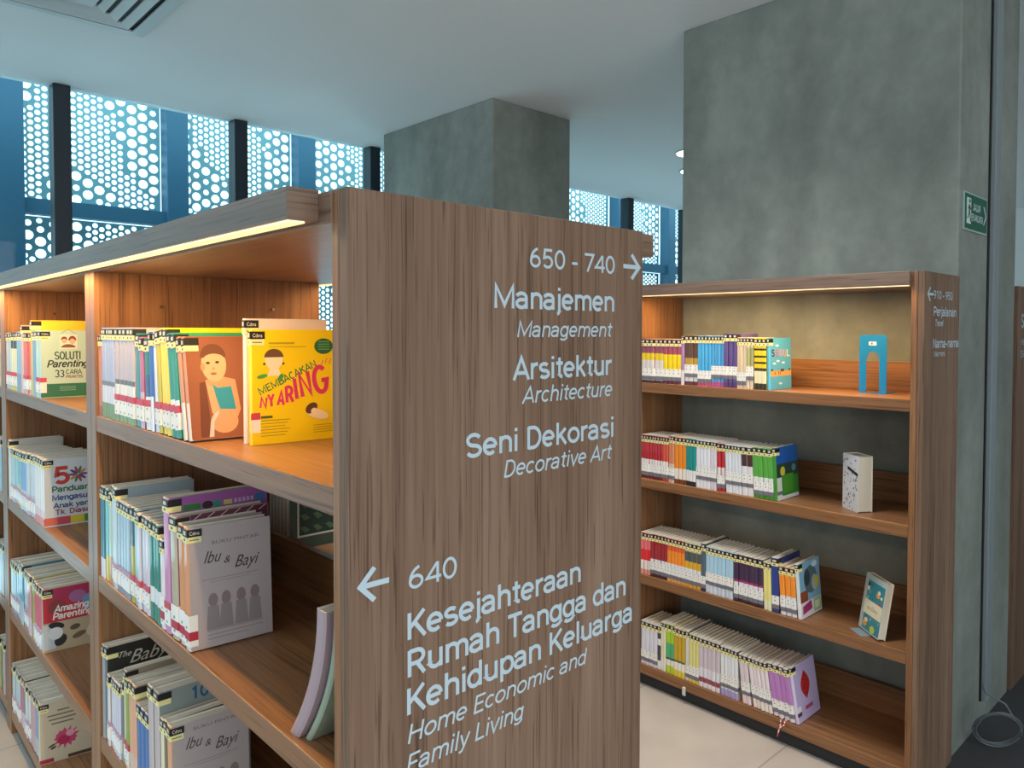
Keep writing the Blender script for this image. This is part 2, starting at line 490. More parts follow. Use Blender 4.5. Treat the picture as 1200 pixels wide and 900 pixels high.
ORD = ['first', 'second', 'third', 'fourth', 'fifth', 'sixth', 'seventh', 'eighth', 'ninth', 'tenth', 'eleventh', 'twelfth', 'thirteenth',
       'fourteenth', 'fifteenth', 'sixteenth', 'seventeenth', 'eighteenth', 'nineteenth', 'twentieth']
ORD += ['twenty-' + w for w in ORD[:9]] + ['thirtieth'] + ['thirty-' + w for w in ORD[:9]] + ['fortieth']

# windows: one glazed bay between mullions each
for k in range(-5, 9):
    x = .452 + .8905 * (k - 0)
    w = empty('window_%d' % (k + 6), (x, YW, 0))
    struct(w, 'tall blue-tinted glazing bay, %s from the left end of the window wall' % ORD[k + 5])
    bx('mullion', M['steel_dark'], -.038, .038, -.05, .05, 0, HC, w, .003)
    bx('glass_pane', M['glass'], .038, .8525, -.004, .004, .05, HC, w)
    bx('sill_rail', M['steel_dark'], .038, .8525, -.04, .04, 0, .05, w)

# the perforated screen outside: posts, rail and sheets with real holes
YS = 4.47
def screen_mesh(w, h, seed):
    rnd = random.Random(seed)
    ph = [rnd.uniform(0, 6.28) for _ in range(6)]
    def big(x, z):
        return math.sin(x * 5.1 + ph[0]) * math.cos(z * 4.3 + ph[1]) + .6 * math.sin(x * 8.7 + z * 5.3 + ph[2]) > -.05
    holes = []
    a = .072
    nx = int(w / (a * .866)) + 1
    for i in range(nx):
        for j in range(int(h / a) + 2):
            x = .036 + i * a * .866; z = .036 + (j + .5 * (i % 2)) * a
            r = .0285 if rnd.random() < .8 else .019
            if x < w - .03 and z < h - .03 and big(x, z):
                holes.append((x, z, r))
    nb = len(holes)
    a = .042
    for i in range(int(w / (a * .866)) + 1):
        for j in range(int(h / a) + 2):
            x = .02 + i * a * .866; z = .022 + (j + .5 * (i % 2)) * a
            r = .0155
            if x > w - r - .004 or z > h - r - .004: continue
            if all((x - q[0]) ** 2 + (z - q[1]) ** 2 > (r + q[2] + .004) ** 2 for q in holes[:nb]):
                holes.append((x, z, r))
    vs = [Vector((0, 0)), Vector((w, 0)), Vector((w, h)), Vector((0, h))]
    es = [(0, 1), (1, 2), (2, 3), (3, 0)]
    own = [-1] * 4
    for q, (x, z, r) in enumerate(holes):
        n = 10; b = len(vs)
        for s in range(n):
            t = 2 * math.pi * s / n
            vs.append(Vector((x + r * math.cos(t), z + r * math.sin(t)))); own.append(q)
        es += [(b + s, b + (s + 1) % n) for s in range(n)]
    ov, oe, of, iv, ie, if_ = delaunay_2d_cdt(vs, es, [], 0, 1e-6)
    oo = [own[i[0]] if i else -1 for i in iv]
    fs = []
    for f in of:
        s = {oo[i] for i in f}
        if len(s) == 1 and -1 not in s:
            continue
        fs.append(tuple(f))
    me = bpy.data.meshes.new('perforated_sheet')
    me.from_pydata([(v.x, 0, v.y) for v in ov], [], fs)
    me.materials.append(M['screen']); me.update()
    return me
low = [screen_mesh(.762, 2.02, s) for s in (3, 8)]
high = [screen_mesh(.762, 1.30, s) for s in (5, 11, 21)]
XC = .36
for k in range(-4, 9):
    x = XC + .8905 * k
    if k < 8:
        for nm, me, z, lab in (('outside_screen_panel', low[k % 2], .02, 'lower'), ('outside_screen_panel', high[k % 3], 2.13, 'upper')):
            o = obj(nm, me, None, 0, (x + .064, YS + .08, z))
            so = o.modifiers.new('sheet', 'SOLIDIFY'); so.thickness = .003
            tag(o, '%s perforated metal screen panel outside the %s window bay from the left' % (lab, ORD[k + 4]), 'screen panel',
                'perforated metal screen panels outside', 'thing')
        tag(G().box(.065, .826, -.04, .04, -.045, .045).build('outside_rail', M['steel_blue'], None, 0, (x, YS, 2.085)),
            'blue steel rail between posts outside the %s window bay from the left' % ORD[k + 4], 'rail', 'steel rails of the outside screen', 'thing')
    tag(G().box(-.065, .065, -.065, .065, 0, 3.6).build('outside_post', M['steel_blue'], None, .004, (x, YS, 0)),
        'blue steel post, %s from the left outside the window wall' % ORD[k + 4], 'post', 'steel posts of the outside screen', 'thing')

# ------------------------------------------------------------------ the lettered double-sided bookcase (left)
H = 1.536
ZA, ZB, ZC, ZD = 1.17, .8037, .4323, .085
TH = .037
D = .5604
bc = empty('bookcase', (0, 0, 0))
tag(bc, 'long double-sided wooden bookcase ending in the tall lettered panel', 'bookcase')
panel = bx('end_panel', M['panel'], 0, D, 0, .0185, 0, H, bc, .0012)
panel['label'] = 'grey-brown grained end panel carrying pale lettering'
bx('side_board', M['wood_z'], 0, D, .0195, TH, 0, H, bc, .001)
BAYS = [(TH, 1.1318), (1.2111, 2.2527), (2.332, 3.37)]
for y0 in (1.1318, 2.2527):
    for a, b in ((y0, y0 + .039), (y0 + .0403, y0 + .0793)):
        bx('divider', M['wood_z'], 0, .5456, a, b, 0, H - .04, bc, .001)
bx('side_board', M['wood_z'], 0, D, 3.37, 3.41, 0, H, bc, .001)
top = bx('top_board', M['lip'], 0, D, TH + .0005, 3.37, H - .04, H, bc, .001)
for y0, y1 in BAYS:
    for z in (ZA, ZB, ZC, ZD):
        bx('shelf', M['wood_y'], .001, D - .001, y0 + .0005, y1 - .0005, z - .036, z, bc, .0012)
        bx('back_stop', M['wood_y'], .272, .288, y0 + .001, y1 - .001, z + .0003, z + .105, bc, .001)
    bx('toe_kick', M['toe'], .03, D - .03, y0, y1, 0, ZD - .037, bc)
for x0, x1, s in ((-.0418, -.0003, 1), (D + .0003, .637, -1)):
    bx('light_lip', M['lip'], x0, x1, .0699 if s > 0 else .038, 3.41, H - .036, H + .004, bc, .001)
    xa, xb = (x0 + .004, x0 + .026) if s > 0 else (x1 - .026, x1 - .004)
    l = bx('led_strip', M['led'], xa, xb, .075, 3.40, H - .0385, H - .0362, bc)
    l['label'] = 'glowing warm yellow strip light'
    bx('lip_end_cap', M['lip_end'], x0, x1, .0690 if s > 0 else .0371, .0698 if s > 0 else .0379, H - .036, H + .004, bc)
# shelf pegs on the divider
for x in (.14, .41):
    for y in (1.1318, 2.2527):
        G().tube([(x, y - .012, 1.42), (x, y + .004, 1.42)], .0035, 8).build('shelf_peg', M['peg'], bc)

# lettering on the panel (each line its own sub-part)
YL = -.0006
def line(body, x0, x1, z, cap, bold=.012, shear=0, parent=panel, y=YL):
    gm = G(); stroke_text(gm, body, x0, x1, z, cap, .165 if bold > .01 else (.13 if shear else .145), .2 if shear else 0, y)
    return gm.build('lettering', M['letter'], parent)
line('650 - 740', .296, .486, 1.459, .0285, .004)
line('Manajemen', .228, .485, 1.397, .033, .022)
line('Management', .271, .482, 1.3555, .0235, .004, .28)
line('Arsitektur', .262, .482, 1.293, .033, .022)
line('Architecture', .280, .4825, 1.258, .0245, .004, .28)
line('Seni Dekorasi', .178, .4845, 1.190, .033, .022)
line('Decorative Art', .246, .4825, 1.154, .0245, .004, .28)
line('640', .085, .162, 1.031, .0285, .004)
line('Kesejahteraan', .083, .407, .966, .0345, .022)
line('Rumah Tangga dan', .083, .518, .917, .0345, .022)
line('Kehidupan Keluarga', .082, .535, .868, .0345, .022)
line('Home Economic and', .083, .421, .830, .0245, .004, .28)
line('Family Living', .081, .285, .791, .0245, .004, .28)
def arrow(xt, z, length, half, right, parent, y=YL, w=.007):
    s = -1 if right else 1
    gm = G()
    gm.face([(xt + s * .006, y, z - w / 2), (xt + s * length, y, z - w / 2), (xt + s * length, y, z + w / 2), (xt + s * .006, y, z + w / 2)])
    k = half * .98
    for q in (1, -1):
        gm.face([(xt, y - .0001, z), (xt + s * w * 1.35, y - .0001, z), (xt + s * (k + w * .75), y - .0001, z + q * (half - w * .6) ), (xt + s * (k - .0), y - .0001, z + q * half)])
    return gm.build('arrow_symbol', M['letter'], parent)
arrow(.554, 1.4735, .046, .0225, True, panel)
arrow(.0105, 1.051, .0455, .0225, False, panel)

# ------------------------------------------------------------------ the single-sided bookcase against the pillar (right)
X2 = 1.7873; D2 = .2989; Y2 = -.0373
b2 = empty('bookcase', (X2, Y2, 0))
tag(b2, 'open-backed wooden bookcase standing against the big concrete pillar', 'bookcase')
o2 = (X2, Y2, 0)
pan2 = bx('end_panel', M['panel'], X2, X2 + D2, Y2, Y2 + .0175, 0, H + .004, b2, .001, o2)
bx('side_board', M['wood_z'], X2, X2 + D2, Y2 + .0185, Y2 + .036, 0, H + .004, b2, .001, o2)
bx('side_board', M['wood_z'], X2, X2 + D2, 1.012, 1.049, 0, H + .004, b2, .001, o2)
bx('top_board', M['lip'], X2, X2 + D2, Y2 + .0365, 1.0115, H - .036, H + .004, b2, .001, o2)
bx('light_lip', M['lip'], X2 - .015, X2 - .0003, .0, 1.049, H - .0355, H + .0045, b2, .001, o2)
l = bx('led_strip', M['led'], X2 - .012, X2 - .003, 0.004, 1.0, H - .0385, H - .0362, b2, 0, o2)
l['label'] = 'glowing warm strip light under the top board'
for z in (ZA, ZB, ZC, ZD):
    bx('shelf', M['wood_y'], X2 + .001, X2 + D2 - .001, Y2 + .0365, 1.0115, z - .036, z, b2, .0012, o2)
    bx('back_stop', M['wood_y'], X2 + D2 - .018, X2 + D2 - .001, Y2 + .037, 1.011, z + .0003, z + .098, b2, .001, o2)
bx('toe_kick', M['toe'], X2 + .022, X2 + D2 - .02, Y2 + .0365, 1.0115, 0, ZD - .037, b2, 0, o2)
# lettering of this panel, in its own coordinates
def line2(body, x0, x1, z, cap, bold=.015, shear=0):
    line(body, x0 - X2, x1 - X2, z, cap, bold, shear, pan2)
line2('910 - 950', 1.859, 2.021, 1.463, .024, .004)
line2('Perjalanan', 1.861, 2.056, 1.413, .027, .02)
line2('Travel', 1.870, 1.942, 1.383, .019, .004, .28)
line2('Nama-nama', 1.859, 2.082, 1.319, .027, .02)
line2('Names', 1.867, 1.961, 1.294, .016, .004, .28)
arrow(1.806 - X2, 1.475, .05, .022, False, pan2)

# ------------------------------------------------------------------ the bookcase seen past the pillar (far right)
b3 = empty('bookcase', (2.752, Y2, 0))
tag(b3, 'dark wooden bookcase end seen past the pillar at the right edge', 'bookcase')
pan3 = G().box(0, .30, 0, .018, 0, 1.54).build('end_panel', M['panel'], b3, .001)
G().box(0, .30, .019, .037, 0, 1.54).build('side_board', M['wood_z'], b3, .001)
G().box(0, .30, .0375, 1.01, 1.50, 1.54).build('top_board', M['lip'], b3, .001)
for z in (ZA, ZB, ZC, ZD):
    G().box(.001, .299, .0375, 1.01, z - .036, z).build('shelf', M['wood_y'], b3, .001)
G().box(0, .30, 1.0105, 1.047, 0, 1.54).build('side_board', M['wood_z'], b3, .001)
line('Sejarah', .05, .235, 1.383, .053, .02, 0, pan3)
line('History', .05, .16, 1.318, .024, .004, .28, pan3)
line('Silsilah', .05, .2, 1.270, .027, .01, 0, pan3)

# ------------------------------------------------------------------ fittings
v = empty('ceiling_vent', (.242, 2.351, HC))
tag(v, 'square white ceiling air vent with nested louvres near the windows', 'air vent')
def ring(gm, a, b, z0, z1, dz=0):
    # square ring: outer half-width a, inner half-width b, sloping from z0 (outer) to z1 (inner)
    o_ = [(-a, -a), (a, -a), (a, a), (-a, a)]; i_ = [(-b, -b), (b, -b), (b, b), (-b, b)]
    for q in range(4):
        r = (q + 1) % 4
        for e in (0, .006):
            gm.face([(*o_[q], z0 + e), (*o_[r], z0 + e), (*i_[r], z1 + e), (*i_[q], z1 + e)])
        gm.face([(*o_[q], z0), (*o_[r], z0), (*o_[r], z0 + .006), (*o_[q], z0 + .006)])
        gm.face([(*i_[q], z1), (*i_[r], z1), (*i_[r], z1 + .006), (*i_[q], z1 + .006)])
gm = G(); ring(gm, .302, .252, -.010, -.014); ring(gm, .302, .299, -.0, -.010); gm.build('frame', M['vent'], v)
G().box(-.262, .262, -.262, .262, -.003, -.001).build('duct_shade_plate', M['black'], v)  # flat black plate; its colour stands in for the shade inside the duct
for a, b in ((.228, .196), (.172, .140), (.116, .088)):
    gm = G(); ring(gm, a, b, -.020, -.010); gm.build('louvre', M['vent'], v)
G().box(-.07, .07, -.07, .07, -.026, -.018).build('centre_plate', M['vent'], v, .003)

for (x, y, lab) in ((3.84, 2.2, 'round lit downlight in the ceiling beside the big pillar'), (4.33, 2.52, 'small round downlight in the ceiling behind the big pillar')):
    dl = empty('downlight', (x, y, HC)); tag(dl, lab, 'ceiling light')
    G().prism(ell(0, 0, .125, .125, 28), -.008, 0, 'z').build('trim_ring', M['vent'], dl)
    G().prism(ell(0, 0, .108, .108, 28), -.0095, -.0085, 'z').build('diffuser', M['lamp'], dl)

# exit sign on the pillar
ex = empty('exit_sign', (2.12, -.0302, 1.69)); tag(ex, 'green evacuation route sign with running figure on the big pillar', 'sign')
G().box(0, .234, -.006, 0, 0, .122).build('frame', M['signframe'], ex, .001)
G().box(.006, .228, -.0072, -.0061, .006, .116).build('sign_face', M['sign'], ex)
gm = G(); y = -.0078
gm.prism([(.020, .022), (.062, .022), (.062, .104), (.020, .104)], y, y + .0005)
gm.build('doorway_symbol', M['signwhite'], ex)
gm = G(); y = -.0086
gm.prism(ell(.047, .094, .007, .007, 14), y, y + .0005)
for pl in ([(.040, .084), (.052, .082), (.050, .058), (.038, .060)], [(.040, .082), (.030, .070), (.033, .067), (.043, .076)], [(.050, .080), (.060, .070), (.057, .066), (.048, .074)],
           [(.039, .061), (.047, .060), (.037, .044), (.026, .036), (.024, .041), (.032, .047)], [(.045, .060), (.051, .058), (.055, .042), (.062, .030), (.056, .028), (.049, .042)]):
    gm.prism(pl, y, y + .0005)
gm.build('running_figure', M['sign'], ex)
gm = G()
stroke_text(gm, 'JALUR', .080, .158, .068, .022, .15, 0, -.0078)
stroke_text(gm, 'EVAKUASI', .068, .183, .034, .022, .15, 0, -.0078)
gm.build('lettering', M['signwhite'], ex)
gm = G()
gm.prism([(.190, .030), (.214, .061), (.190, .092), (.197, .092), (.222, .061), (.197, .030)], -.0078, -.0074)
gm.build('arrow_symbol', M['signwhite'], ex)

tr_ = empty('cable_trunking', (2.392, -.0302, .09)); tag(tr_, 'pale grey cable trunking running up the side of the big pillar', 'cable trunking')
G().box(0, .062, -.020, 0, 0, HC - .06).build('cover', M['trunk'], tr_, .002)
G().tube([(-.006, -.004, 0), (-.006, -.004, HC - .06)], .0035).build('cable', M['black'], tr_)

cp = []
for i in range(97):
    t = i / 96 * 2 * math.pi * 3
    r = .066 + .005 * math.sin(t * .37)
    cp.append((r * math.cos(t), -.012 - .05 * (.5 + .5 * math.sin(t + .4)) + .003 * math.sin(t * 2.3), .085 + (r * .95) * math.sin(t)))
cp += [(.03, -.02, .16), (-.03, -.012, .19), (-.04, -.012, .22)]
cc = G().tube(cp, .0032, 6).build('coiled_cable', M['cable'], None, 0, (2.262, -.105, .001))
cc.rotation_euler = (0, 0, R(-50))
tag(cc, 'loop of thin grey cable on the floor under the trunking', 'cable')

# ------------------------------------------------------------------ books
def book_meshes(t, h, d, bands, cover, sag=0, ptop=.003):
    """Spine at x=0 facing -X, near cover at y=-t, far cover at y=0. bands: (z fraction of top, colour), bottom up."""
    c = .0011
    prof = [(d, -t), (.0022, -t), (.0002, -t * .78), (0, -t * .5), (.0002, -t * .22), (.0022, 0), (d, 0), (d, -c), (.0026, -c), (.0026, -t + c), (d, -t + c)]
    spine = {1, 2, 3, 4}
    lv = [0] + [b[0] * h for b in bands]
    if sag:
        nl = 12; lv = [h * i / nl for i in range(nl + 1)]; bands = [((i + 1) / nl, bands[-1][1]) for i in range(nl)]
    sh = (lambda z: -sag * (1 - (1 - z / h) ** 2)) if sag else (lambda z: 0)
    g_ = G(); n = len(prof)
    for z in lv:
        g_.v += [(x, y + sh(z), z) for x, y in prof]
    for k in range(len(lv) - 1):
        for i in range(n):
            j = (i + 1) % n
            g_.f.append((k * n + j, k * n + i, (k + 1) * n + i, (k + 1) * n + j))
            g_.c.append(lin(bands[k][1]) if i in spine else lin(cover) if i in (0, 5) else lin('#efe9dc'))
    g_.f.append(tuple(range(n))); g_.c.append(lin(cover))
    q = (len(lv) - 1) * n
    g_.f.append(tuple(q + i for i in reversed(range(n)))); g_.c.append(lin('#d9d3c6'))
    p_ = G(); m_ = len(lv)
    pr_ = [(.0028, -t + c * 1.05), (d - .003, -t + c * 1.05), (d - .003, -c * 1.05), (.0028, -c * 1.05)]
    lz = [max(.002, min(h - ptop, z)) for z in lv]
    for z in lz:
        p_.v += [(x, y + sh(z), z) for x, y in pr_]
    for k in range(m_ - 1):
        for i in range(4):
            j = (i + 1) % 4
            p_.f.append((k * 4 + i, k * 4 + j, (k + 1) * 4 + j, (k + 1) * 4 + i)); p_.c.append(lin('#e3dac6'))
    p_.f.append((3, 2, 1, 0)); p_.c.append(lin('#e3dac6'))
    q = (m_ - 1) * 4
    p_.f.append((q, q + 1, q + 2, q + 3)); p_.c.append(lin('#d8cfba'))
    return g_, p_

def wrap_strip(gm, t, z0, z1, w, col, e=.0006):
    """sticker round the spine onto the near cover"""
    gm.face([(-e, -.06 * t, z0), (-e, -t - e, z0), (-e, -t - e, z1), (-e, -.06 * t, z1)], col)
    if w: gm.face([(-e, -t - e, z0), (w, -t - e, z0), (w, -t - e, z1), (-e, -t - e, z1)], col)

def shelf_label(t, h, w=.024, top=.003, k=1.0, words=False):
    gm = G(); z1 = h - top; zb = z1 - .013 * k
    wrap_strip(gm, t, zb, z1, w, '#17140f')
    wrap_strip(gm, t, zb - .0105 * k, zb - .0003, w * .95, '#ece3a0')
    gm.face([(-.0008, -.25 * t, zb + .003), (-.0008, -.75 * t, zb + .003), (-.0008, -.75 * t, z1 - .003), (-.0008, -.25 * t, z1 - .003)], '#cfcabb')
    gm.face([(-.0008, -.35 * t, zb - .0075 * k), (-.0008, -.65 * t, zb - .0075 * k), (-.0008, -.65 * t, zb - .003 * k), (-.0008, -.35 * t, zb - .003 * k)], '#5b5636')
    if words:
        add_text(gm, 'Cdms', .0035, zb + .0032, .0065, -t - .0007, '#f2efe4', bold=0, wide=.016)
        gm.face([(.003, -t - .0007, zb - .0065), (.019, -t - .0007, zb - .0065), (.019, -t - .0007, zb - .0045), (.003, -t - .0007, zb - .0045)], '#7d774c')
    return gm

def call_label(t, h, style, w=.014):
    gm = G()
    st = {'redtop': (.015, .058, .7, 1, '#c9475a'), 'redlow': (.008, .062, .2, .48, '#b5253d'), 'grey': (.012, .055, .0, .33, '#75737c'), 'greyup': (.03, .074, .0, .3, '#75737c'),
          'pale': (.014, .055, .75, 1, '#c9a0b4')}[style]
    z0, z1, a, b, col = st
    H_ = z1 - z0
    wrap_strip(gm, t, z0, z1, w, '#efeee9')
    wrap_strip(gm, t, z0 + a * H_, z0 + b * H_, w, col, .0007)
    for f in ((.55, .1) if style.startswith('red') else (.85, .6)):
        gm.face([(-.0009, -.4 * t, z0 + f * H_), (-.0009, -.62 * t, z0 + f * H_), (-.0009, -.62 * t, z0 + (f + .09) * H_), (-.0009, -.4 * t, z0 + (f + .09) * H_)], '#8b8a88')
    return gm

CACHE = {}
PROTO = {}
def make_book(key, t, h, d, bands, cover, call, label_w=.024, sag=0, lab=True, words=False):
    """first copy of a title: its meshes; later copies share them through obj.copy()"""
    ck = (key, round(t, 4), round(h, 4), round(d, 4), call, words)
    if ck in PROTO:
        src = PROTO[ck]
        r = src.copy(); COL.objects.link(r)
        for ch in list(src.children):
            if ch.get('own'): continue
            c = ch.copy(); COL.objects.link(c); c.parent = r
        return r
    g_, p_ = book_meshes(t, h, d, bands, cover, sag)
    r = g_.build('book', M['wrap'])
    p_.build('page_block', M['print'], r)
    if lab:
        shelf_label(t, h, label_w, words=words).build('shelf_label', M['print'], r)
    if call:
        call_label(t, h, call).build('call_number_label', M['print'], r)
    PROTO[ck] = r
    return r

def row(z, x, y, groups, where, group, fromright=False):
    """groups along -Y: (n, y_end, h, d, bands, cover, call, lean, desc [, label_w])"""
    made = []; a0 = 0; yc = y; rnd = random.Random(int(z * 1000 + x * 77 + y * 31))
    for gi, gp in enumerate(groups):
        n, y1, h, d, bands, cover, call, lean, desc = gp[:9]
        a = R(lean)
        if a > a0:
            yc = yc + h * math.cos(a) * math.tan(a0) - h * math.sin(a) - .0006
        elif a < a0:
            yc -= .0008
        a0 = a
        t = max(.0022, (yc - y1) / n * math.cos(a) - .0009)
        for i in range(n):
            last = gi == len(groups) - 1 and i == n - 1
            b = make_book((where, gi), t, h, d, bands, cover, call, words=last and gp[-1] == 'words')
            b.location = (x + rnd.uniform(-.0015, .0025), yc, z + .0006)
            b.rotation_euler = (-a, 0, 0)
            made.append((b, desc)); yc -= (t + .0009) / math.cos(a)
    N_ = len(made)
    for i, (b, desc) in enumerate(made):
        k = N_ - i if fromright else i + 1
        tag(b, '%s, %s from %s %s' % (desc, ORD[k - 1], 'right' if fromright else 'left', where), 'book', group)
    return made[-1][0], t, made

def B1(c, foot=None, ff=.2):
    return [(ff, foot), (1, c)] if foot else [(1, c)]

class Art:
    """flat printed artwork on the near cover of a book (s from the spine, z up)"""
    def __init__(self, t, e=.0001):
        self.g = G(); self.y = -t - e
    def up(self): self.y -= .000012
    def poly(self, pts, col):
        self.g.face([(a, self.y, b) for a, b in pts], col); self.up()
    def rect(self, a, b, c, d, col): self.poly([(a, c), (b, c), (b, d), (a, d)], col)
    def ell(self, cx, cz, rx, rz, col, rot=0, n=20): self.poly(ell(cx, cz, rx, rz, n, rot=rot), col)
    def text(self, body, s, z, size, col, **kw):
        add_text(self.g, body, s, z, size, self.y, col, **kw); self.up()
    def strokes(self, body, s, z, cap, col, wide, weight=.15, slant=0, rot=0):
        stroke_text(self.g, body, s, s + wide, z, cap, weight, slant, self.y, col, rot, .000008); self.y -= .000035
    def build(self, name, parent, label=None):
        o = self.g.build(name, M['wrap'], parent); o['own'] = 1
        if label: o['label'] = label
        return o

# ---------- lettered bookcase, nearest bay
wA, gA = 'in nearest-bay top row of lettered bookcase', 'books in the nearest bay, top shelf'
bA, tA, _ = row(ZA, .004, 1.127, [
    (2, 1.103, .184, .14, B1('#c07a58', '#a4553d', .12), '#c07a58', None, 0, 'slim terracotta book'),
    (5, .995, .199, .145, [(.17, '#6e8438'), (.36, '#d5d2dc'), (.41, '#6d6a6a'), (1, '#a9aeca')], '#b4b8cf', None, 0, 'lilac-blue book with green foot'),
    (5, .852, .199, .145, [(.19, '#7f8d35'), (.40, '#e6ddd6'), (.45, '#5c4c43'), (1, '#bba8ac')], '#c4b3b5', 'redtop', 0, 'mauve book with olive foot'),
    (1, .818, .187, .14, B1('#147f80'), '#147f80', 'redtop', 1, 'dark teal book'),
    (1, .790, .180, .14, B1('#b75c7d', '#c9a3b4', .4), '#b75c7d', 'redtop', 2, 'rose pink book'),
    (1, .752, .178, .14, [(.36, '#e9e9ea'), (.6, '#24366e'), (1, '#0f6b5d')], '#0f6b5d', 'redtop', 3, 'green over navy book'),
    (1, .733, .190, .14, B1('#2c5fb2', '#dfe3ea', .35), '#2c5fb2', None, 4, 'royal blue book'),
    (1, .716, .190, .14, B1('#e3e8ef'), '#e3e8ef', 'redtop', 4, 'white book with red band'),
    (1, .690, .194, .16, B1('#c5b014'), '#c5b014', 'redtop', 5, 'olive yellow book'),
    (2, .641, .197, .165, B1('#f3d60c'), '#f3d60c', 'redtop', 6, 'bright yellow book'),
    (2, .586, .188, .15, [(.12, '#1f8a70'), (.36, '#e9ece6'), (1, '#1f8a70')], '#2a8f68', 'redtop', 8, 'green book with white foot'),
    (2, .540, .183, .15, [(.36, '#e7d8c6'), (1, '#d08a5c')], '#a8623f', None, 11, 'orange-brown book'),
], wA, gA)
bA['label'] = 'brown book with a baby in blue swimsuit pictured on its cover'
art = Art(tA)
art.rect(.001, .149, .002, .182, '#93563a')
art.poly([(.020, .100), (.030, .102), (.036, .004), (.016, .004)], '#6b3524')
art.poly([(.030, .104), (.052, .112), (.082, .104), (.088, .05), (.074, .02), (.05, .045), (.040, .05)], '#d79a6f')
art.poly([(.042, .098), (.050, .090), (.074, .092), (.080, .05), (.052, .052), (.046, .075)], '#1f93a8')
art.ell(.047, .132, .0215, .031, '#e3b083')
art.poly(ell(.0465, .146, .0222, .0235, 14, -4, 184), '#6f3f25'); art.ell(.048, .141, .0185, .0105, '#e3b083')
art.ell(.028, .128, .004, .007, '#cf9468')
art.ell(.037, .135, .0036, .0022, '#33201a'); art.ell(.053, .136, .0036, .0022, '#33201a')
art.ell(.046, .125, .0026, .0022, '#c98963')
art.ell(.0455, .1155, .0055, .0024, '#b0525a')
art.poly([(.031, .100), (.042, .092), (.050, .05), (.046, .036), (.038, .046)], '#e0a67b')
art.poly(ell(.058, .030, .024, .021, 18), '#d89d74')
art.poly([(.03, .004), (.034, .03), (.042, .045), (.05, .05), (.048, .042), (.04, .03), (.038, .004)], '#c9c4bf')
art.build('cover_picture', bA, 'photograph of a dark-haired baby in a blue swimsuit')

def single(key, t, h, d, bands, cover, call, loc, rot, label, group=None, lab=True, words=False, sag=0, cat='book'):
    b = make_book(key, t, h, d, bands, cover, call, lab=lab, words=words, sag=sag)
    b.location = (loc[0], loc[1], loc[2] + .0006); b.rotation_euler = rot
    tag(b, label, cat, group)
    return b
single('tallpale', .010, .214, .15, B1('#e9d3c8'), '#ead9cf', None, (.0665, .4735, ZA), (0, 0, 0), 'tall pale pink book standing behind the yellow-covered book', gA, words=True)
yb = single('nyaring', .011, .195, .155, B1('#f4d20a'), '#f4d20a', None, (.0662, .449, ZA), (0, 0, R(-3)), 'yellow book with pink and green title facing the lettered panel', gA, words=True)
art = Art(.011)
art.rect(.0, .0155, .021, .0545, '#efe9da'); art.rect(.0, .0155, .043, .0545, '#c9405a')
art.strokes('MEMBACAKAN', .016, .084, .0125, '#16774a', .110, .17, 0, R(25))
s = .014
for ch, w, hh, z, r in (('N', .012, .018, .063, -6), ('Y', .013, .021, .0635, 4), ('A', .014, .024, .066, -3), ('R', .015, .028, .069, 4), ('I', .008, .036, .074, 8), ('N', .022, .042, .077, 10), ('G', .030, .050, .080, 8)):
    art.strokes(ch, s, z, hh, '#d9366f', w * 1.04, .23 - 1.4 * hh, 0, R(r)); s += w + .002
for a_, b_ in ((.123, .133), (.130, .136), (.137, .135)):
    art.poly([(a_, b_), (a_ + .0016, b_), (a_ + .005, b_ + .008), (a_ + .0038, b_ + .0085)], '#d9366f')
art.ell(.128, .166, .0175, .014, '#1c6b3c')
for q in range(4): art.rect(.118, .139, .1735 - q * .0045, .1747 - q * .0045, '#7fb08a')
art.poly([(.028, .116), (.034, .134), (.045, .134), (.052, .116)], '#efe2c4')
art.ell(.039, .144, .0155, .017, '#f3dfbb')
art.poly(ell(.039, .148, .0165, .0145, 14, 0, 180), '#6b4a33')
art.ell(.0225, .137, .002, .002, '#3b2a20'); art.ell(.0555, .137, .002, .002, '#3b2a20')
art.ell(.019, .116, .009, .0035, '#3f9a4a', R(12)); art.ell(.051, .114, .004, .006, '#3f9a4a', R(-30))
art.ell(.116, .046, .021, .0085, '#f0ddc0', R(-18)); art.ell(.105, .057, .012, .0085, '#5b3a2e', R(35)); art.ell(.110, .051, .006, .006, '#f3dfbb')
art.rect(.016, .036, .0445, .0485, '#4a5a2e')
for q in range(6): art.rect(.016, .066 - .004 * (q % 3), .040 - q * .0052, .041 - q * .0052, '#8f8322')
for q in range(4): art.rect(.108, .143, .026 - q * .0042, .0268 - q * .0042, '#8f8322')
art.rect(.03, .075, .1705, .1735, '#b89d18'); art.rect(.03, .095, .165, .1662, '#b89d18')
art.build('cover_picture', yb, 'printed title and small drawings of a reading family')

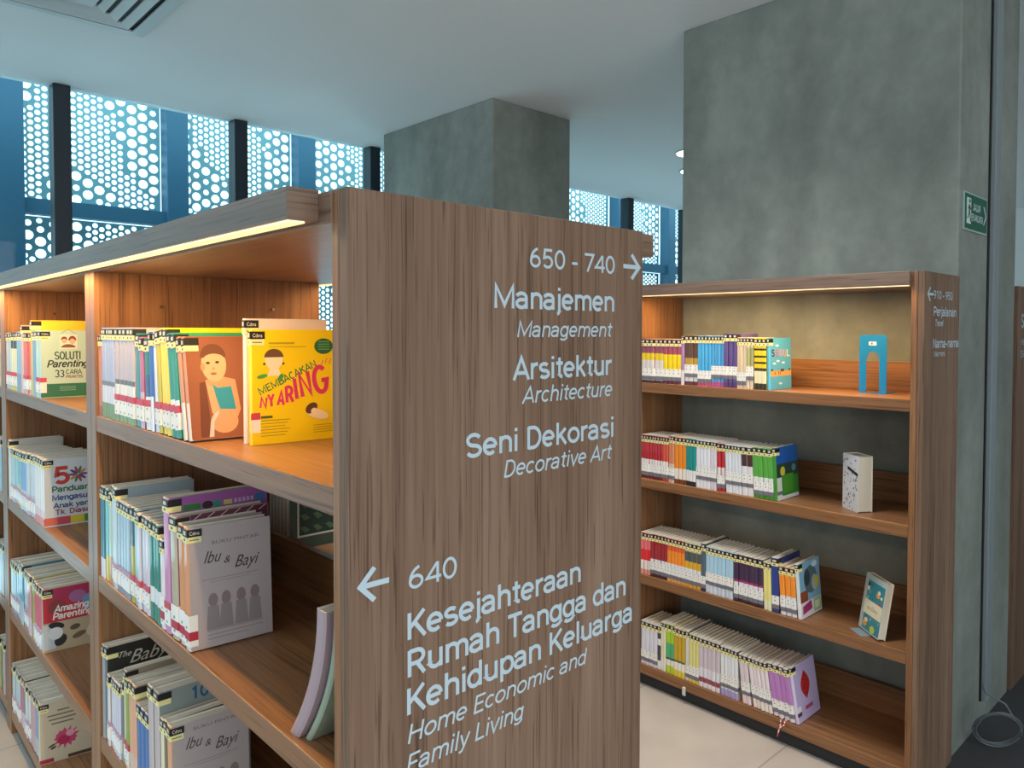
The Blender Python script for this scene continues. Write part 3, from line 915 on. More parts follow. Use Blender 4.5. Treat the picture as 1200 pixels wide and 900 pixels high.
wB, gB = 'in nearest-bay second row of lettered bookcase', 'books in the nearest bay, second shelf'
row(ZB, .004, 1.127, [
    (2, 1.088, .206, .15, B1('#1e6d80', '#d9cfd6', .22), '#8a9aa0', None, 0, 'deep teal book'),
    (1, 1.066, .206, .15, B1('#7cc5c2', '#d8c722', .28), '#8fc0bd', None, 0, 'pale aqua book with yellow foot'),
    (1, 1.040, .200, .15, B1('#b8cbb9', '#c08a63', .3), '#aab7b4', None, 0, 'sage green book'),
    (2, .992, .219, .16, B1('#c3d0d6'), '#9fb0b8', 'pale', 0, 'tall silver-grey book'),
    (4, .902, .196, .15, B1('#a5bccb', '#9097ab', .3), '#97a9b4', 'pale', 0, 'silver-blue book'),
    (1, .872, .196, .15, [(.6, '#b7a21d'), (1, '#465a63')], '#8a9aa0', 'redtop', 1, 'slate book with mustard lower half'),
    (1, .848, .196, .15, B1('#8fc4c4'), '#8fb0b8', 'redtop', 1, 'pale turquoise book'),
    (3, .776, .192, .15, B1('#d9cfda'), '#a5b2ba', 'redtop', 1, 'white-lilac glossy book'),
    (3, .705, .190, .15, [(.18, '#1f7a66'), (.34, '#dfe4e6'), (1, '#1d7d6c')], '#5f8f88', None, 2, 'sea-green book'),
    (1, .683, .168, .14, B1('#ece2e4'), '#ded4d6', 'redlow', 2, 'small white book'),
    (1, .650, .250, .185, B1('#cf86b4'), '#a05aa0', 'redtop', 2, 'tall pink book with purple cover'),
    (1, .607, .222, .17, B1('#b9aa8c'), '#8d5a70', 'redlow', 3, 'tan spined book'),
    (2, .547, .214, .1425, [(.28, '#d9d0c8'), (1, '#dd8f52')], '#b4a9a9', 'redlow', 3, 'orange-spined book', 'words'),
], wB, gB)
for o in list(bpy.data.objects):
    lb = o.get('label', '')
    if o.type == 'MESH' and lb.startswith('tall pink book with purple cover'):
        art = Art(-min(v_.co.y for v_ in o.data.vertices))
        art.rect(.026, .058, .2225, .2335, '#2b7a35'); art.ell(.070, .228, .010, .0075, '#2b2024'); art.ell(.088, .228, .008, .007, '#2f8a6a'); art.rect(.10, .116, .2235, .2325, '#c9c06a')
        for q in range(5): art.rect(.120 + q * .008, .125 + q * .008, .2245, .2325, '#c9a8d0')
        art.ell(.170, .229, .012, .008, '#3a6fae')
        art.build('cover_picture', o, 'strip of green and coloured shapes on purple')
    if o.type == 'MESH' and lb.startswith('tan spined book'):
        art = Art(-min(v_.co.y for v_ in o.data.vertices))
        art.rect(.026, .168, .150, .221, '#5f2a42')
        for q in range(6): art.poly([(.030 + q * .024, .212), (.033 + q * .024, .212), (.046 + q * .024, .221), (.043 + q * .024, .221)], '#d8c4c8')
        art.build('cover_picture', o, 'dark maroon with pale diagonal strokes')
ib = [o for o in bpy.data.objects if o.get('label', '').startswith('orange-spined book') and wB in o['label']][-1]
ib['label'] = 'grey glossy Ibu & Bayi book ending nearest-bay second row'
ib.rotation_euler = (R(-3), 0, R(-4))
ib.location.y -= .0015
tI = -min(v_.co.y for v_ in ib.data.vertices)
def ibu(book, t, dark, sx=1):
    art = Art(t)
    art.text('BUKU PINTAR', .040, .180, .006, '#6f6668', wide=.082, bold=0)
    art.text('Ibu', .026, .148, .022, dark, shear=.45, wide=.030)
    art.text('&', .060, .143, .013, dark, shear=.3, wide=.011)
    art.text('Bayi', .078, .132, .022, dark, shear=.45, wide=.044)
    art.rect(.022, .120, .1185, .1192, '#6f6668'); art.rect(.036, .106, .1135, .114, '#6f6668')
    for cx in (.040, .062, .088, .112):
        art.ell(cx, .082, .008, .012, '#8a7a78'); art.poly([(cx - .012, .03), (cx + .012, .03), (cx + .009, .072), (cx - .009, .072)], '#93888a')
    art.rect(.03, .125, .028, .029, '#7f7778'); art.rect(.03, .125, .021, .022, '#7f7778'); art.rect(.03, .10, .014, .015, '#7f7778')
    return art.build('cover_picture', book, 'script title above faint figures')
ibu(ib, tI, '#3a2c30')

wC, gC = 'in nearest-bay third row of lettered bookcase', 'books in the nearest bay, third shelf'
_, _, mC = row(ZC, .004, 1.127, [
    (1, 1.106, .214, .16, B1('#8f9aa0'), '#8f9aa0', None, 0, 'grey book'),
    (1, 1.082, .216, .165, B1('#4d5a60'), '#262320', None, 0, 'black-covered book', ),
    (3, 1.022, .160, .15, B1('#d6d6de'), '#b3a692', 'pale', 0, 'white-grey slim book'),
    (2, .985, .163, .15, B1('#c9cde2'), '#b3a692', 'pale', 0, 'pale lavender book'),
    (1, .968, .175, .15, B1('#5f6f6c', '#8a9a90', .3), '#a3957e', None, 0, 'dark grey-green book'),
    (1, .945, .208, .16, B1('#ded0b4', '#c9c2b0', .2), '#a39480', 'redtop', 0, 'tall cream book'),
    (1, .922, .195, .15, B1('#84a338', '#d8cfb9', .22), '#a08a5e', 'redtop', 0, 'leaf green book'),
    (2, .868, .200, .16, B1('#dfa582', '#d8b8a4', .25), '#ab8d68', None, 1, 'peach book'),
    (3, .790, .168, .15, B1('#1e68ad', '#2a6aa8', .2), '#59707c', None, 1, 'strong blue book'),
    (2, .725, .236, .175, B1('#bfb2b2'), '#8c9794', None, 1, 'tall greyish lilac book'),
    (1, .702, .192, .15, B1('#ece0c2'), '#8f7a68', None, 1, 'cream book'),
    (1, .680, .196, .15, B1('#6e6440'), '#8f7a68', None, 1, 'dark olive book'),
    (1, .648, .198, .14, B1('#df9c6e'), '#b2a8a7', None, 2, 'orange book', 'words'),
], wC, gC)
for bk, desc in mC:
    if desc == 'black-covered book':
        t_ = -min(v_.co.y for v_ in bk.data.vertices)
        art = Art(t_)
        art.rect(.001, .164, .002, .214, '#1d1a16')
        art.text('The', .024, .186, .014, '#d8d2c4', shear=.5, wide=.026)
        art.text('Baby', .046, .168, .030, '#d8d2c4', shear=.45, wide=.085)
        art.text('Book', .070, .132, .028, '#d8d2c4', shear=.45, wide=.080)
        art.build('cover_title', bk, 'pale script title on black')
    if desc == 'tall greyish lilac book':
        t_ = -min(v_.co.y for v_ in bk.data.vertices); lastlil = bk
art = Art(t_); art.strokes('10', .060, .203, .024, '#1a5f86', .034, .2)
for q in range(3): art.rect(.03, .16, .17 - q * .006, .1712 - q * .006, '#6f7a78')
art.build('cover_title', lastlil, 'blue number on grey cover')
ib2 = mC[-1][0]
ib2['label'] = 'grey glossy Ibu & Bayi book ending nearest-bay third row'
ib2.rotation_euler = (R(-2), 0, R(-4)); ib2.location.y -= .0012
ibu(ib2, -min(v_.co.y for v_ in ib2.data.vertices), '#4a3c40')

# two soft paperbacks slumped against the panel
single('slump', .026, .195, .13, B1('#a58f98'), '#9b868f', None, (.010, .184, ZB), (0, 0, 0), 'mauve paperback slumped against the lettered panel on second shelf', 'slumped paperbacks', lab=False, sag=.080)
single('slump2', .014, .192, .13, B1('#8fa08c'), '#93a391', None, (.018, .1535, ZB), (0, 0, 0), 'grey-green paperback slumped between mauve paperback and lettered panel', 'slumped paperbacks', lab=False, sag=.080)

# books of the other side, seen through the near bay
back = [('#7d8a84', .19, 'grey-green'), ('#c4683a', .2, 'rust orange'), ('#b9b2a6', .19, 'pale grey'), ('#a8452e', .195, 'brick red'), ('#c97c3c', .17, 'ochre'), ('#2d4a3a', .165, 'dark green')]
yb_ = 1.120
for i, (c, h_, nm_) in enumerate(back):
    b = single('back%d' % i, .018, h_, .15, B1(c), c, None, (.545, yb_ - .0185, ZB), (0, 0, R(180)), '%s book on the far side, seen through the nearest bay' % nm_, 'books on the far side of the lettered bookcase')
    yb_ -= .020
    if i == 5:
        gm = G(); e = .0007
        def q(a, b_, c_, d_, col):
            global e
            gm.face([(a, e, c_), (b_, e, c_), (b_, e, d_), (a, e, d_)], col); e += .0003
        q(.02, .13, .03, .14, '#d9d6c8'); q(.025, .125, .035, .135, '#20382b')
        for k in range(9):
            px, pz = .04 + (k % 3) * .035, .05 + (k // 3) * .032
            gm.face([(px - .014, e, pz - .004), (px, e, pz - .010), (px + .014, e, pz + .006), (px, e, pz + .008)], '#4f7048'); e += .0002
        gm.build('cover_picture', M['print'], b)['own'] = 1

# ---------- lettered bookcase, middle bay
wA2, gA2 = 'in middle-bay top row of lettered bookcase', 'books in the middle bay, top shelf'
_, t2, m2 = row(ZA, .003, 2.245, [
    (3, 2.165, .184, .14, B1('#c3ccd2'), '#c3ccd2', 'redtop', 0, 'pale grey-blue book'),
    (3, 2.075, .186, .14, [(.3, '#e3c93a'), (.72, '#ece4bc'), (1, '#2c2a25')], '#e8dcae', 'redtop', 0, 'cream book with black head'),
    (2, 2.00, .188, .14, B1('#8fb3c9', '#7f93a8', .3), '#8fb3c9', None, 0, 'dusty blue book'),
    (1, 1.965, .208, .15, B1('#e6b9ae'), '#e6b9ae', None, 0, 'tall salmon book'),
    (3, 1.872, .186, .14, B1('#e0655c', '#d9b3a8', .2), '#e0655c', 'redtop', 0, 'coral red book'),
    (1, 1.842, .222, .16, B1('#d9bf2a'), '#dcc332', None, 0, 'tall yellow-covered book'),
    (2, 1.785, .190, .14, B1('#6f9cc6', '#8fa8c0', .25), '#6f9cc6', None, 0, 'sky blue book'),
    (3, 1.717, .192, .15, B1('#b9d3c8'), '#bcd6c6', 'redtop', 0, 'mint green book', 'words'),
], wA2, gA2)
mb = m2[-1][0]; mb['label'] = 'mint Soluti Parenting 33 Cara book ending middle-bay top row'
art = Art(t2)
art.rect(.0, .148, .002, .040, '#2c7358')
art.rect(.047, .090, .139, .181, '#efe3d2'); art.poly([(.047, .181), (.068, .199), (.090, .181), (.088, .181), (.068, .196), (.049, .181)], '#8aa79a')
art.poly(ell(.058, .165, .008, .010, 12, 0, 180), '#7a3b2c'); art.poly(ell(.078, .163, .010, .014, 12, 0, 180), '#8c4030')
art.ell(.058, .162, .0065, .007, '#e6b594'); art.ell(.078, .161, .007, .008, '#e6b594'); art.poly(ell(.068, .143, .018, .010, 14, 0, 180), '#7d5a44')
art.strokes('SOLUTI', .034, .109, .023, '#24302b', .064, .13)
art.strokes('Parenting', .015, .087, .020, '#1c2521', .104, .17, .25)
art.strokes('33', .034, .058, .021, '#24302b', .023, .13)
art.strokes('CARA', .061, .067, .0125, '#24302b', .040, .15)
art.strokes('PRAKTIS', .061, .055, .0085, '#7c4438', .042, .18)
for q in range(3): art.rect(.045, .085, .020 + q * .005, .0215 + q * .005, '#8fb8a4')
art.build('cover_picture', mb, 'printed title over a small family drawing')

wB2, gB2 = 'in middle-bay second row of lettered bookcase', 'books in the middle bay, second shelf'
_, t2, m2 = row(ZB, .003, 2.245, [
    (1, 2.205, .195, .15, B1('#d9d6cf'), '#cfcabf', None, 0, 'taller off-white book'),
    (3, 2.105, .172, .14, B1('#a8cbd0', '#c9b9cf', .3), '#b5c4c8', 'pale', 0, 'pale aqua book'),
    (2, 2.035, .174, .14, B1('#7fb0ad', '#cdbf52', .4), '#b5c4c8', 'pale', 0, 'green-blue book with ochre foot'),
    (3, 1.945, .178, .14, B1('#7fa3cf', '#cfd6e2', .35), '#b8c2c8', 'pale', 0, 'cornflower blue book'),
    (3, 1.830, .186, .15, B1('#d2d6da', '#c9bfd2', .35), '#c2c8c8', 'pale', 0, 'pearl grey book'),
    (4, 1.70, .193, .15, [(.12, '#d96a58'), (.24, '#e9c3c4'), (1, '#ece4de')], '#cfd6da', None, 0, 'ivory book with red foot', 'words'),
], wB2, gB2)
fb = m2[-1][0]; fb['label'] = 'white 5 Panduan Mengasuh book ending middle-bay second row'; fb.rotation_euler = (0, 0, R(-2.5)); fb.location.y -= .0004
art = Art(t2)
for a_, b_, c_ in ((.0, .032, '#d96a58'), (.032, .064, '#c04a55'), (.064, .098, '#d9c43a'), (.098, .148, '#4a8a4a')): art.rect(a_, b_, .004, .026, c_)
art.strokes('5', .026, .122, .046, '#c0392e', .038, .24)
for k in range(10):
    a_ = k * math.pi / 5
    art.ell(.084 + .013 * math.cos(a_), .144 + .013 * math.sin(a_), .011, .0035, ('#7a3f8f', '#c7863a', '#3f7a5a', '#b04050', '#4a4a7a')[k % 5], a_)
art.strokes('Panduan', 0.02, 0.098, 0.0165, '#2f6b4a', 0.092, .2)
art.strokes('Mengasuh', 0.02, 0.074, 0.0155, '#34508f', 0.098, .2)
art.strokes('Anak yang', 0.022, 0.052, 0.0145, '#3a4a7a', 0.1, .2)
art.strokes('Tk. Diasuh', 0.026, 0.033, 0.0145, '#8f2f5a', 0.1, .2)
art.build('cover_title', fb, 'multi-coloured printed title')

wC2, gC2 = 'in middle-bay third row of lettered bookcase', 'books in the middle bay, third shelf'
_, t2, m2 = row(ZC, .003, 2.245, [
    (4, 2.115, .165, .14, B1('#a9c9d6', '#a8a2bd', .35), '#8fb0b8', 'pale', 0, 'icy blue book'),
    (2, 2.03, .188, .15, B1('#6fa0b8', '#b0c6d2', .4), '#4f7f8c', None, 0, 'steel blue book'),
    (2, 1.955, .180, .15, B1('#c6d3d6', '#c4a5b2', .4), '#8f9ba5', 'pale', 0, 'frosted white book'),
    (1, 1.905, .184, .15, B1('#d49a9c', '#d8c2c4', .3), '#a9604f', None, 0, 'dusty pink book'),
    (1, 1.868, .186, .15, B1('#a5b544', '#cfd4b0', .25), '#b5a83a', None, 0, 'lime olive book'),
    (3, 1.775, .182, .15, B1('#d9566c', '#d8dfe6', .32), '#9a8f92', 'pale', 0, 'raspberry red book'),
    (1, 1.738, .184, .15, B1('#b8ab98', '#c9d2d6', .3), '#c9463f', None, 0, 'tan-spined book', 'words'),
], wC2, gC2)
ab = m2[-1][0]; ab['label'] = 'red and cream Amazing Parenting book ending middle-bay third row'; ab.rotation_euler = (0, 0, R(-3)); ab.location.y -= .0006
art = Art(t2)
art.rect(.0, .148, .0, .085, '#b9a98a'); art.rect(.0, .148, .085, .182, '#bf2c3f'); art.rect(.02, .148, .150, .182, '#b02f58')
art.ell(.035, .128, .022, .022, '#8e3a3c'); art.ell(.085, .150, .022, .018, '#a86a9a'); art.ell(.118, .128, .022, .024, '#6f97c4')
art.strokes('Amazing', .026, .113, .019, '#f1ede4', .088, .19, .15)
art.strokes('Parenting', .023, .092, .019, '#f1ede4', .100, .19, .15)
art.rect(.0, .03, .008, .08, '#c3ccd2')
art.ell(.032, .074, .020, .010, '#23262b', R(-15)); art.ell(.042, .030, .014, .018, '#23262b', R(-35)); art.ell(.030, .052, .018, .018, '#dfe3e2')
art.ell(.078, .060, .013, .008, '#5f5040', R(10)); art.ell(.088, .035, .018, .008, '#6e5e48', R(20)); art.ell(.12, .045, .012, .022, '#d8cdb5', R(-20))
art.build('cover_picture', ab, 'printed title over patches of small animals')

wD2, gD2 = 'in middle-bay bottom row of lettered bookcase', 'books in the middle bay, bottom shelf'
_, t2, m2 = row(ZD, .003, 2.245, [
    (3, 2.12, .160, .14, B1('#b8d2dc', '#cfc9d6', .35), '#b3ada0', 'pale', 0, 'powder blue book'),
    (1, 2.07, .164, .14, B1('#c7567d', '#d6b9c6', .3), '#b3ada0', None, 0, 'magenta-spined book'),
    (1, 2.025, .170, .15, B1('#6e7886', '#cfcbd2', .35), '#3a3835', None, 0, 'charcoal-covered book'),
    (2, 1.955, .166, .14, B1('#d8dcdc', '#c9b4c4', .35), '#b0aaa0', 'pale', 0, 'chalk white book'),
    (2, 1.885, .170, .15, B1('#c99a9e', '#c4a8b2', .3), '#57504d', None, 0, 'rosy grey book'),
    (2, 1.825, .172, .15, B1('#6f9fcb', '#a8c4cf', .3), '#b4ad9c', None, 0, 'azure book'),
    (1, 1.79, .180, .15, B1('#e3cf9a', '#e0d8c2', .2), '#c9bda3', None, 0, 'cream splash book', 'words'),
], wD2, gD2)
sb = m2[-1][0]; sb['label'] = 'cream book with magenta splash on cover ending middle-bay bottom row'; sb.rotation_euler = (0, 0, R(-7)); sb.location.y -= .001
art = Art(t2)
pts = []
for k in range(26):
    a_ = 2 * math.pi * k / 26; r = (.034 if k % 2 else .023) * (1 + .15 * math.sin(k * 2.7))
    pts.append((.066 + r * math.cos(a_), .066 + r * .9 * math.sin(a_)))
art.poly(pts, '#c4426f'); art.ell(.060, .060, .016, .014, '#b31d52'); art.ell(.076, .076, .011, .010, '#dd9fae')
art.ell(.030, .050, .010, .003, '#3c332e', R(25)); art.ell(.034, .043, .008, .0035, '#3c332e', R(25))
for q, (a_, b_) in enumerate(((.045, .075), (.02, .11), (.024, .115), (.03, .085))): art.rect(a_, b_, .150 - q * .0125, .154 - q * .0125, '#6e6252')
art.rect(.0, .035, .002, .014, '#a8233f'); art.rect(.07, .148, .002, .012, '#4d3a30')
art.build('cover_picture', sb, 'magenta ink splash under lines of small print')

# ---------- lettered bookcase, far bay: the ends of its rows at the picture's left edge
for z, cols, nm in ((ZA, ('#9fb5a8', '#c8c2b2', '#d8d2c2'), 'top'), (ZB, ('#4d8a3f', '#3f7a96', '#8fa6ae'), 'second'), (ZC, ('#c98f9a', '#b8c4cc', '#8a8f8c'), 'third'), (ZD, ('#9a9f58', '#57585c', '#b8a2a6'), 'bottom')):
    row(z, .003, 2.50, [(1, 2.46 - .04 * i, .18, .14, B1(c), c, None, 0, ('first', 'middle', 'last')[i] + ' visible book') for i, c in enumerate(cols)],
        'in far-bay %s row of lettered bookcase' % nm, 'books in the far bay')

# ---------- bookcase against the pillar
XR = X2 + .010
def right(z, y, groups, nm):
    return row(z, XR, y, groups, 'on pillar bookcase %s shelf' % nm, 'books on the pillar bookcase, %s shelf' % nm, True)
_, t2, m2 = right(ZA, .998, [
    (5, .892, .166, .14, [(.06, '#3a1c2a'), (.52, '#d9d4d2'), (.68, '#e3c623'), (1, '#8c4b66')], '#8c4b66', 'grey', 0, 'maroon and yellow book'),
    (4, .812, .166, .14, [(.10, '#5a2036'), (.32, '#d9d4d2'), (.66, '#edd013'), (1, '#a04a62')], '#8c4b66', 'grey', 0, 'yellow book with maroon head'),
    (1, .797, .178, .14, [(.3, '#d9d4d2'), (1, '#9a7ab0')], '#9a7ab0', None, 0, 'slim violet book'),
    (3, .738, .180, .14, [(.08, '#5a2a2c'), (.42, '#d9d7d4'), (.55, '#b8963a'), (1, '#5b4238')], '#5b4238', 'greyup', 0, 'dark brown book with gold band'),
    (4, .682, .180, .14, [(.10, '#c84670'), (1, '#45a6dc')], '#45a6dc', 'grey', 0, 'sky blue book with pink foot'),
    (4, .630, .180, .14, [(.10, '#b84a84'), (1, '#4a9fd6')], '#45a6dc', 'greyup', 0, 'azure book with magenta foot'),
    (3, .578, .188, .14, [(.10, '#53306a'), (1, '#5a4a86')], '#5a4a86', 'greyup', 0, 'purple navy book'),
    (3, .541, .175, .145, [(1, '#d8c3a4')], '#d6c3a0', 'grey', 0, 'tan book'),
    (2, .515, .175, .14, [(.45, '#dccbb4'), (.8, '#9da26b'), (1, '#d8c3a4')], '#d6c3a0', 'greyup', 0, 'beige book with green panel'),
    (3, .463, .173, .14, [(.12, '#2b2612'), (.36, '#efe6b8'), (.42, '#40371a'), (.5, '#f2d318'), (.54, '#2b2612'), (.62, '#f2d318'), (.66, '#2b2612'), (.76, '#f2d318'), (.80, '#2b2612'), (1, '#f4d71c')], '#f2d318', None, 1, 'yellow book with black lettering'),
    (1, .449, .174, .145, B1('#54b6d8'), '#54b6d8', None, 1.5, 'light blue SEOUL book'),
], 'top')
sb = m2[-1][0]; sb['label'] = 'light blue SEOUL travel book ending the pillar bookcase top row'
art = Art(t2)
for k, (ch, c) in enumerate(zip('SEOUL', ('#1f2b3a', '#e0557a', '#e58ab0', '#e8a23c', '#f2efe6'))):
    art.strokes(ch, .012 + k * .026, .112, .023, c, .021, .2)
art.rect(.002, .144, .045, .064, '#e0b060')
for a_, b_ in ((.03, .088), (.055, .096), (.09, .090), (.05, .148), (.07, .02)): art.ell(a_, b_, .011, .0035, '#e6f0f0')
art.rect(.072, .094, .060, .069, '#4d4034'); art.rect(.030, .037, .050, .060, '#b5582f'); art.rect(.056, .060, .050, .062, '#8a3f2a'); art.rect(.066, .070, .050, .060, '#8a3f2a')
art.ell(.015, .066, .007, .004, '#3f4a3a'); art.ell(.132, .066, .006, .004, '#3f4a3a')
art.build('cover_picture', sb, 'coloured SEOUL title above a beach scene')

_, t2, m2 = right(ZB, .996, [
    (8, .892, .166, .14, [(.10, '#6d1f26'), (.45, '#e6e2e2'), (.62, '#b5242f'), (1, '#b8303a')], '#b8303a', 'grey', 0, 'crimson book with white foot'),
    (2, .866, .166, .14, [(.10, '#c2422f'), (.45, '#e6e2e2'), (1, '#d2553a')], '#d2553a', 'grey', 0, 'vermilion book'),
    (2, .838, .174, .14, [(.4, '#d9c8b8'), (1, '#d98a66')], '#d98a66', 'grey', 0, 'salmon book'),
    (3, .788, .172, .14, [(.10, '#6a3a1a'), (.33, '#e8e2da'), (1, '#ea8a24')], '#ea8a24', None, 0, 'bright orange book'),
    (3, .742, .172, .14, [(.10, '#2a2420'), (.33, '#e8e6e4'), (1, '#158f8a')], '#158f8a', None, 0, 'teal green book'),
    (4, .682, .172, .14, B1('#e3e3ea'), '#e3e3ea', 'greyup', 0, 'white book'),
    (2, .655, .172, .14, B1('#ded6e0'), '#ded6e0', 'greyup', 0, 'lilac white book'),
    (2, .622, .168, .14, [(.14, '#b8202c'), (.5, '#e0dcdc'), (1, '#c02530')], '#c02530', 'grey', 1, 'scarlet book'),
    (5, .553, .168, .14, B1('#dfe3ea'), '#dfe3ea', 'greyup', 2.5, 'bluish white book'),
    (2, .508, .168, .14, [(.6, '#e6e2e2'), (.85, '#4a2a20'), (1, '#e0d6cc')], '#e3e3ea', 'greyup', 3, 'white book with dark brown mark'),
    (4, .432, .170, .14, [(.10, '#3f8a2f'), (.42, '#e3e6e0'), (1, '#57a83a')], '#57a83a', 'grey', 3.5, 'grass green book'),
    (1, .416, .176, .145, B1('#3f8f2f'), '#1d6a3a', None, 3.5, 'green and blue cover book'),
], 'second')
sb = m2[-1][0]; sb['label'] = 'green and blue covered book ending the pillar bookcase second row'
art = Art(t2)
art.rect(0, .144, .12, .176, '#1c5fb0'); art.rect(0, .144, .075, .12, '#24443c'); art.rect(0, .144, .012, .075, '#2f8a34'); art.rect(.0, .144, .0, .012, '#e6e6e0')
art.ell(.040, .094, .016, .016, '#d6cf3a'); art.rect(.04, .11, .02, .082, '#4a9a30'); art.ell(.115, .10, .014, .012, '#5a8f96'); art.rect(.0, .032, .012, .075, '#dfe3d8'); art.rect(.0, .032, .018, .03, '#75737c')
art.build('cover_picture', sb, 'green landscape under blue sky')

_, t2, m2 = right(ZC, .996, [
    (3, .947, .160, .14, [(.12, '#e09a84'), (.34, '#ece6e2'), (.6, '#d8262e'), (1, '#e0707a')], '#e0707a', None, 0, 'rose and red book'),
    (5, .868, .162, .14, [(.08, '#4a1a1c'), (.42, '#dfe3ea'), (1, '#9c2b35')], '#9c2b35', 'grey', 0, 'dark red book'),
    (5, .790, .162, .14, [(.12, '#e8a85a'), (.42, '#dfe3ea'), (.72, '#ec8f2a'), (1, '#dc5a3a')], '#ec8f2a', 'grey', 0, 'orange and red book'),
    (4, .718, .162, .14, [(.14, '#e6a63a'), (.42, '#dfe3ea'), (.58, '#d8a82c'), (.8, '#4a5a60'), (1, '#c8c68a')], '#d8a82c', 'grey', 0, 'ochre book with slate band'),
    (1, .698, .172, .15, [(.12, '#2a3350'), (.3, '#e6e2da'), (1, '#4f6472')], '#2a3350', 'grey', 0, 'slate blue book'),
    (7, .584, .165, .14, B1('#a9d0e8', '#d5dde8', .2), '#a9d0e8', 'greyup', 0, 'baby blue book'),
    (6, .468, .163, .14, [(.09, '#3a1a24'), (.42, '#e3e0ea'), (.47, '#a02a60'), (1, '#3f2a4a')], '#3f2a4a', 'grey', 1, 'deep plum book'),
    (2, .436, .160, .14, B1('#ebe087', '#ebe6c0', .2), '#ebe087', None, 2, 'pale yellow book'),
    (1, .408, .180, .15, [(.10, '#2c3a80'), (.3, '#dfe3ea'), (1, '#27408f')], '#20306e', 'grey', 2, 'taller navy book'),
    (3, .345, .160, .14, [(.12, '#dfe3ea'), (.4, '#dfe3ea'), (.8, '#ee8f2c'), (1, '#f0b04a')], '#ee8f2c', 'grey', 4, 'tangerine book'),
    (1, .326, .178, .14, [(.3, '#ece6ea'), (1, '#d5dfe2')], '#bcd0d6', None, 5, 'pictured comic-style book'),
], 'third')
sb = m2[-1][0]; sb['label'] = 'pale blue picture-covered book ending the pillar bookcase third row'
art = Art(t2)
art.rect(0, .139, .05, .178, '#7fb0c8'); art.ell(.075, .115, .045, .045, '#55707a'); art.ell(.05, .125, .02, .028, '#2f4048'); art.ell(.1, .10, .02, .025, '#a8b8b0')
art.rect(0, .05, .05, .085, '#8f4a2c'); art.ell(.115, .1, .014, .02, '#d8b83a'); art.rect(0, .139, 0, .05, '#e8dfe4'); art.poly([(.01, .012), (.075, .02), (.07, .048), (.012, .038)], '#a8326a')
art.rect(.085, .135, .006, .048, '#a9c98a'); art.rect(.095, .125, .015, .038, '#dfe8d0'); art.ell(.105, .16, .02, .010, '#cfe6f0')
art.build('cover_picture', sb, 'blurred picture with a magenta title patch')

_, t2, m2 = right(ZD, .990, [
    (4, .912, .165, .14, B1('#dcdcea'), '#d6d4d8', 'grey', 0, 'lavender white book'),
    (1, .896, .165, .14, [(.2, '#e6e6e6'), (.55, '#3a3a40'), (.7, '#e6e6e6'), (.9, '#3a3a40'), (1, '#e6e6e6')], '#d6d4d8', None, 0, 'black and white book'),
    (2, .872, .184, .15, B1('#e6e0c2', '#e8e8e0', .25), '#cdbf9d', None, 0, 'straw coloured book'),
    (2, .834, .184, .15, [(.16, '#b8cc2c'), (.28, '#e6e6da'), (.32, '#2f3a34'), (.62, '#3fb07a'), (1, '#a5cc28')], '#c8b45a', None, 0, 'lime and green book'),
    (3, .784, .180, .15, [(.14, '#ddc83c'), (.3, '#ece8da'), (.34, '#4a4a4c'), (1, '#c6a21a')], '#c4a63a', None, 0, 'mustard book'),
    (1, .768, .182, .16, B1('#d6d6da'), '#4a4a55', 'grey', 0, 'light grey book'),
    (3, .723, .176, .15, [(.2, '#e6d65a'), (.34, '#ecead6'), (1, '#e3da8a')], '#cfc48a', 'grey', 0, 'pale lemon book'),
    (5, .634, .176, .15, [(.10, '#e6dfe2'), (.2, '#8f3a50'), (.4, '#dfdde6'), (1, '#cfc2cc')], '#bfae9a', None, 0, 'greyish lilac book'),
    (5, .560, .172, .15, [(.14, '#a79ad0'), (1, '#e3e6ea')], '#cfc9bc', 'greyup', 1, 'white book with violet foot'),
    (2, .508, .166, .15, B1('#ddd0d6', '#e8cfd0', .2), '#b8a3a0', 'greyup', 7, 'leaning mauve-white book'),
    (5, .427, .166, .15, B1('#eadfe2', '#ece2da', .2), '#bfa5a8', 'greyup', 9, 'leaning pinkish white book'),
    (4, .345, .172, .15, [(.3, '#e3dfe8'), (.9, '#b77ac0'), (1, '#e6dfe6')], '#c4a8b8', 'grey', 9.5, 'leaning lilac-spined book'),
    (1, .332, .180, .15, B1('#cfc3e2'), '#c3b4dc', None, 9.5, 'lilac covered book'),
], 'bottom')
sb = m2[-1][0]; sb['label'] = 'lilac book with a red leaf shape ending the pillar bookcase bottom row'
art = Art(t2)
lens = [(.072 + .030 * math.sin(math.pi * k / 12), .060 + .092 * k / 12) for k in range(13)] + [(.072 - .030 * math.sin(math.pi * k / 12), .152 - .092 * k / 12) for k in range(1, 12)]
art.poly(lens, '#c22b2b')
for k in range(7): art.ell(.072 + .012 * math.sin(k * 2.1), .078 + k * .0095, .006, .003, '#7d1a1e', R(40 * k))
art.rect(.055, .105, .028, .040, '#b5467a'); art.rect(.0, .028, .02, .032, '#4a4650'); art.rect(.0, .028, .033, .05, '#e9e6ea')
art.build('cover_picture', sb, 'red leaf shape on lilac')

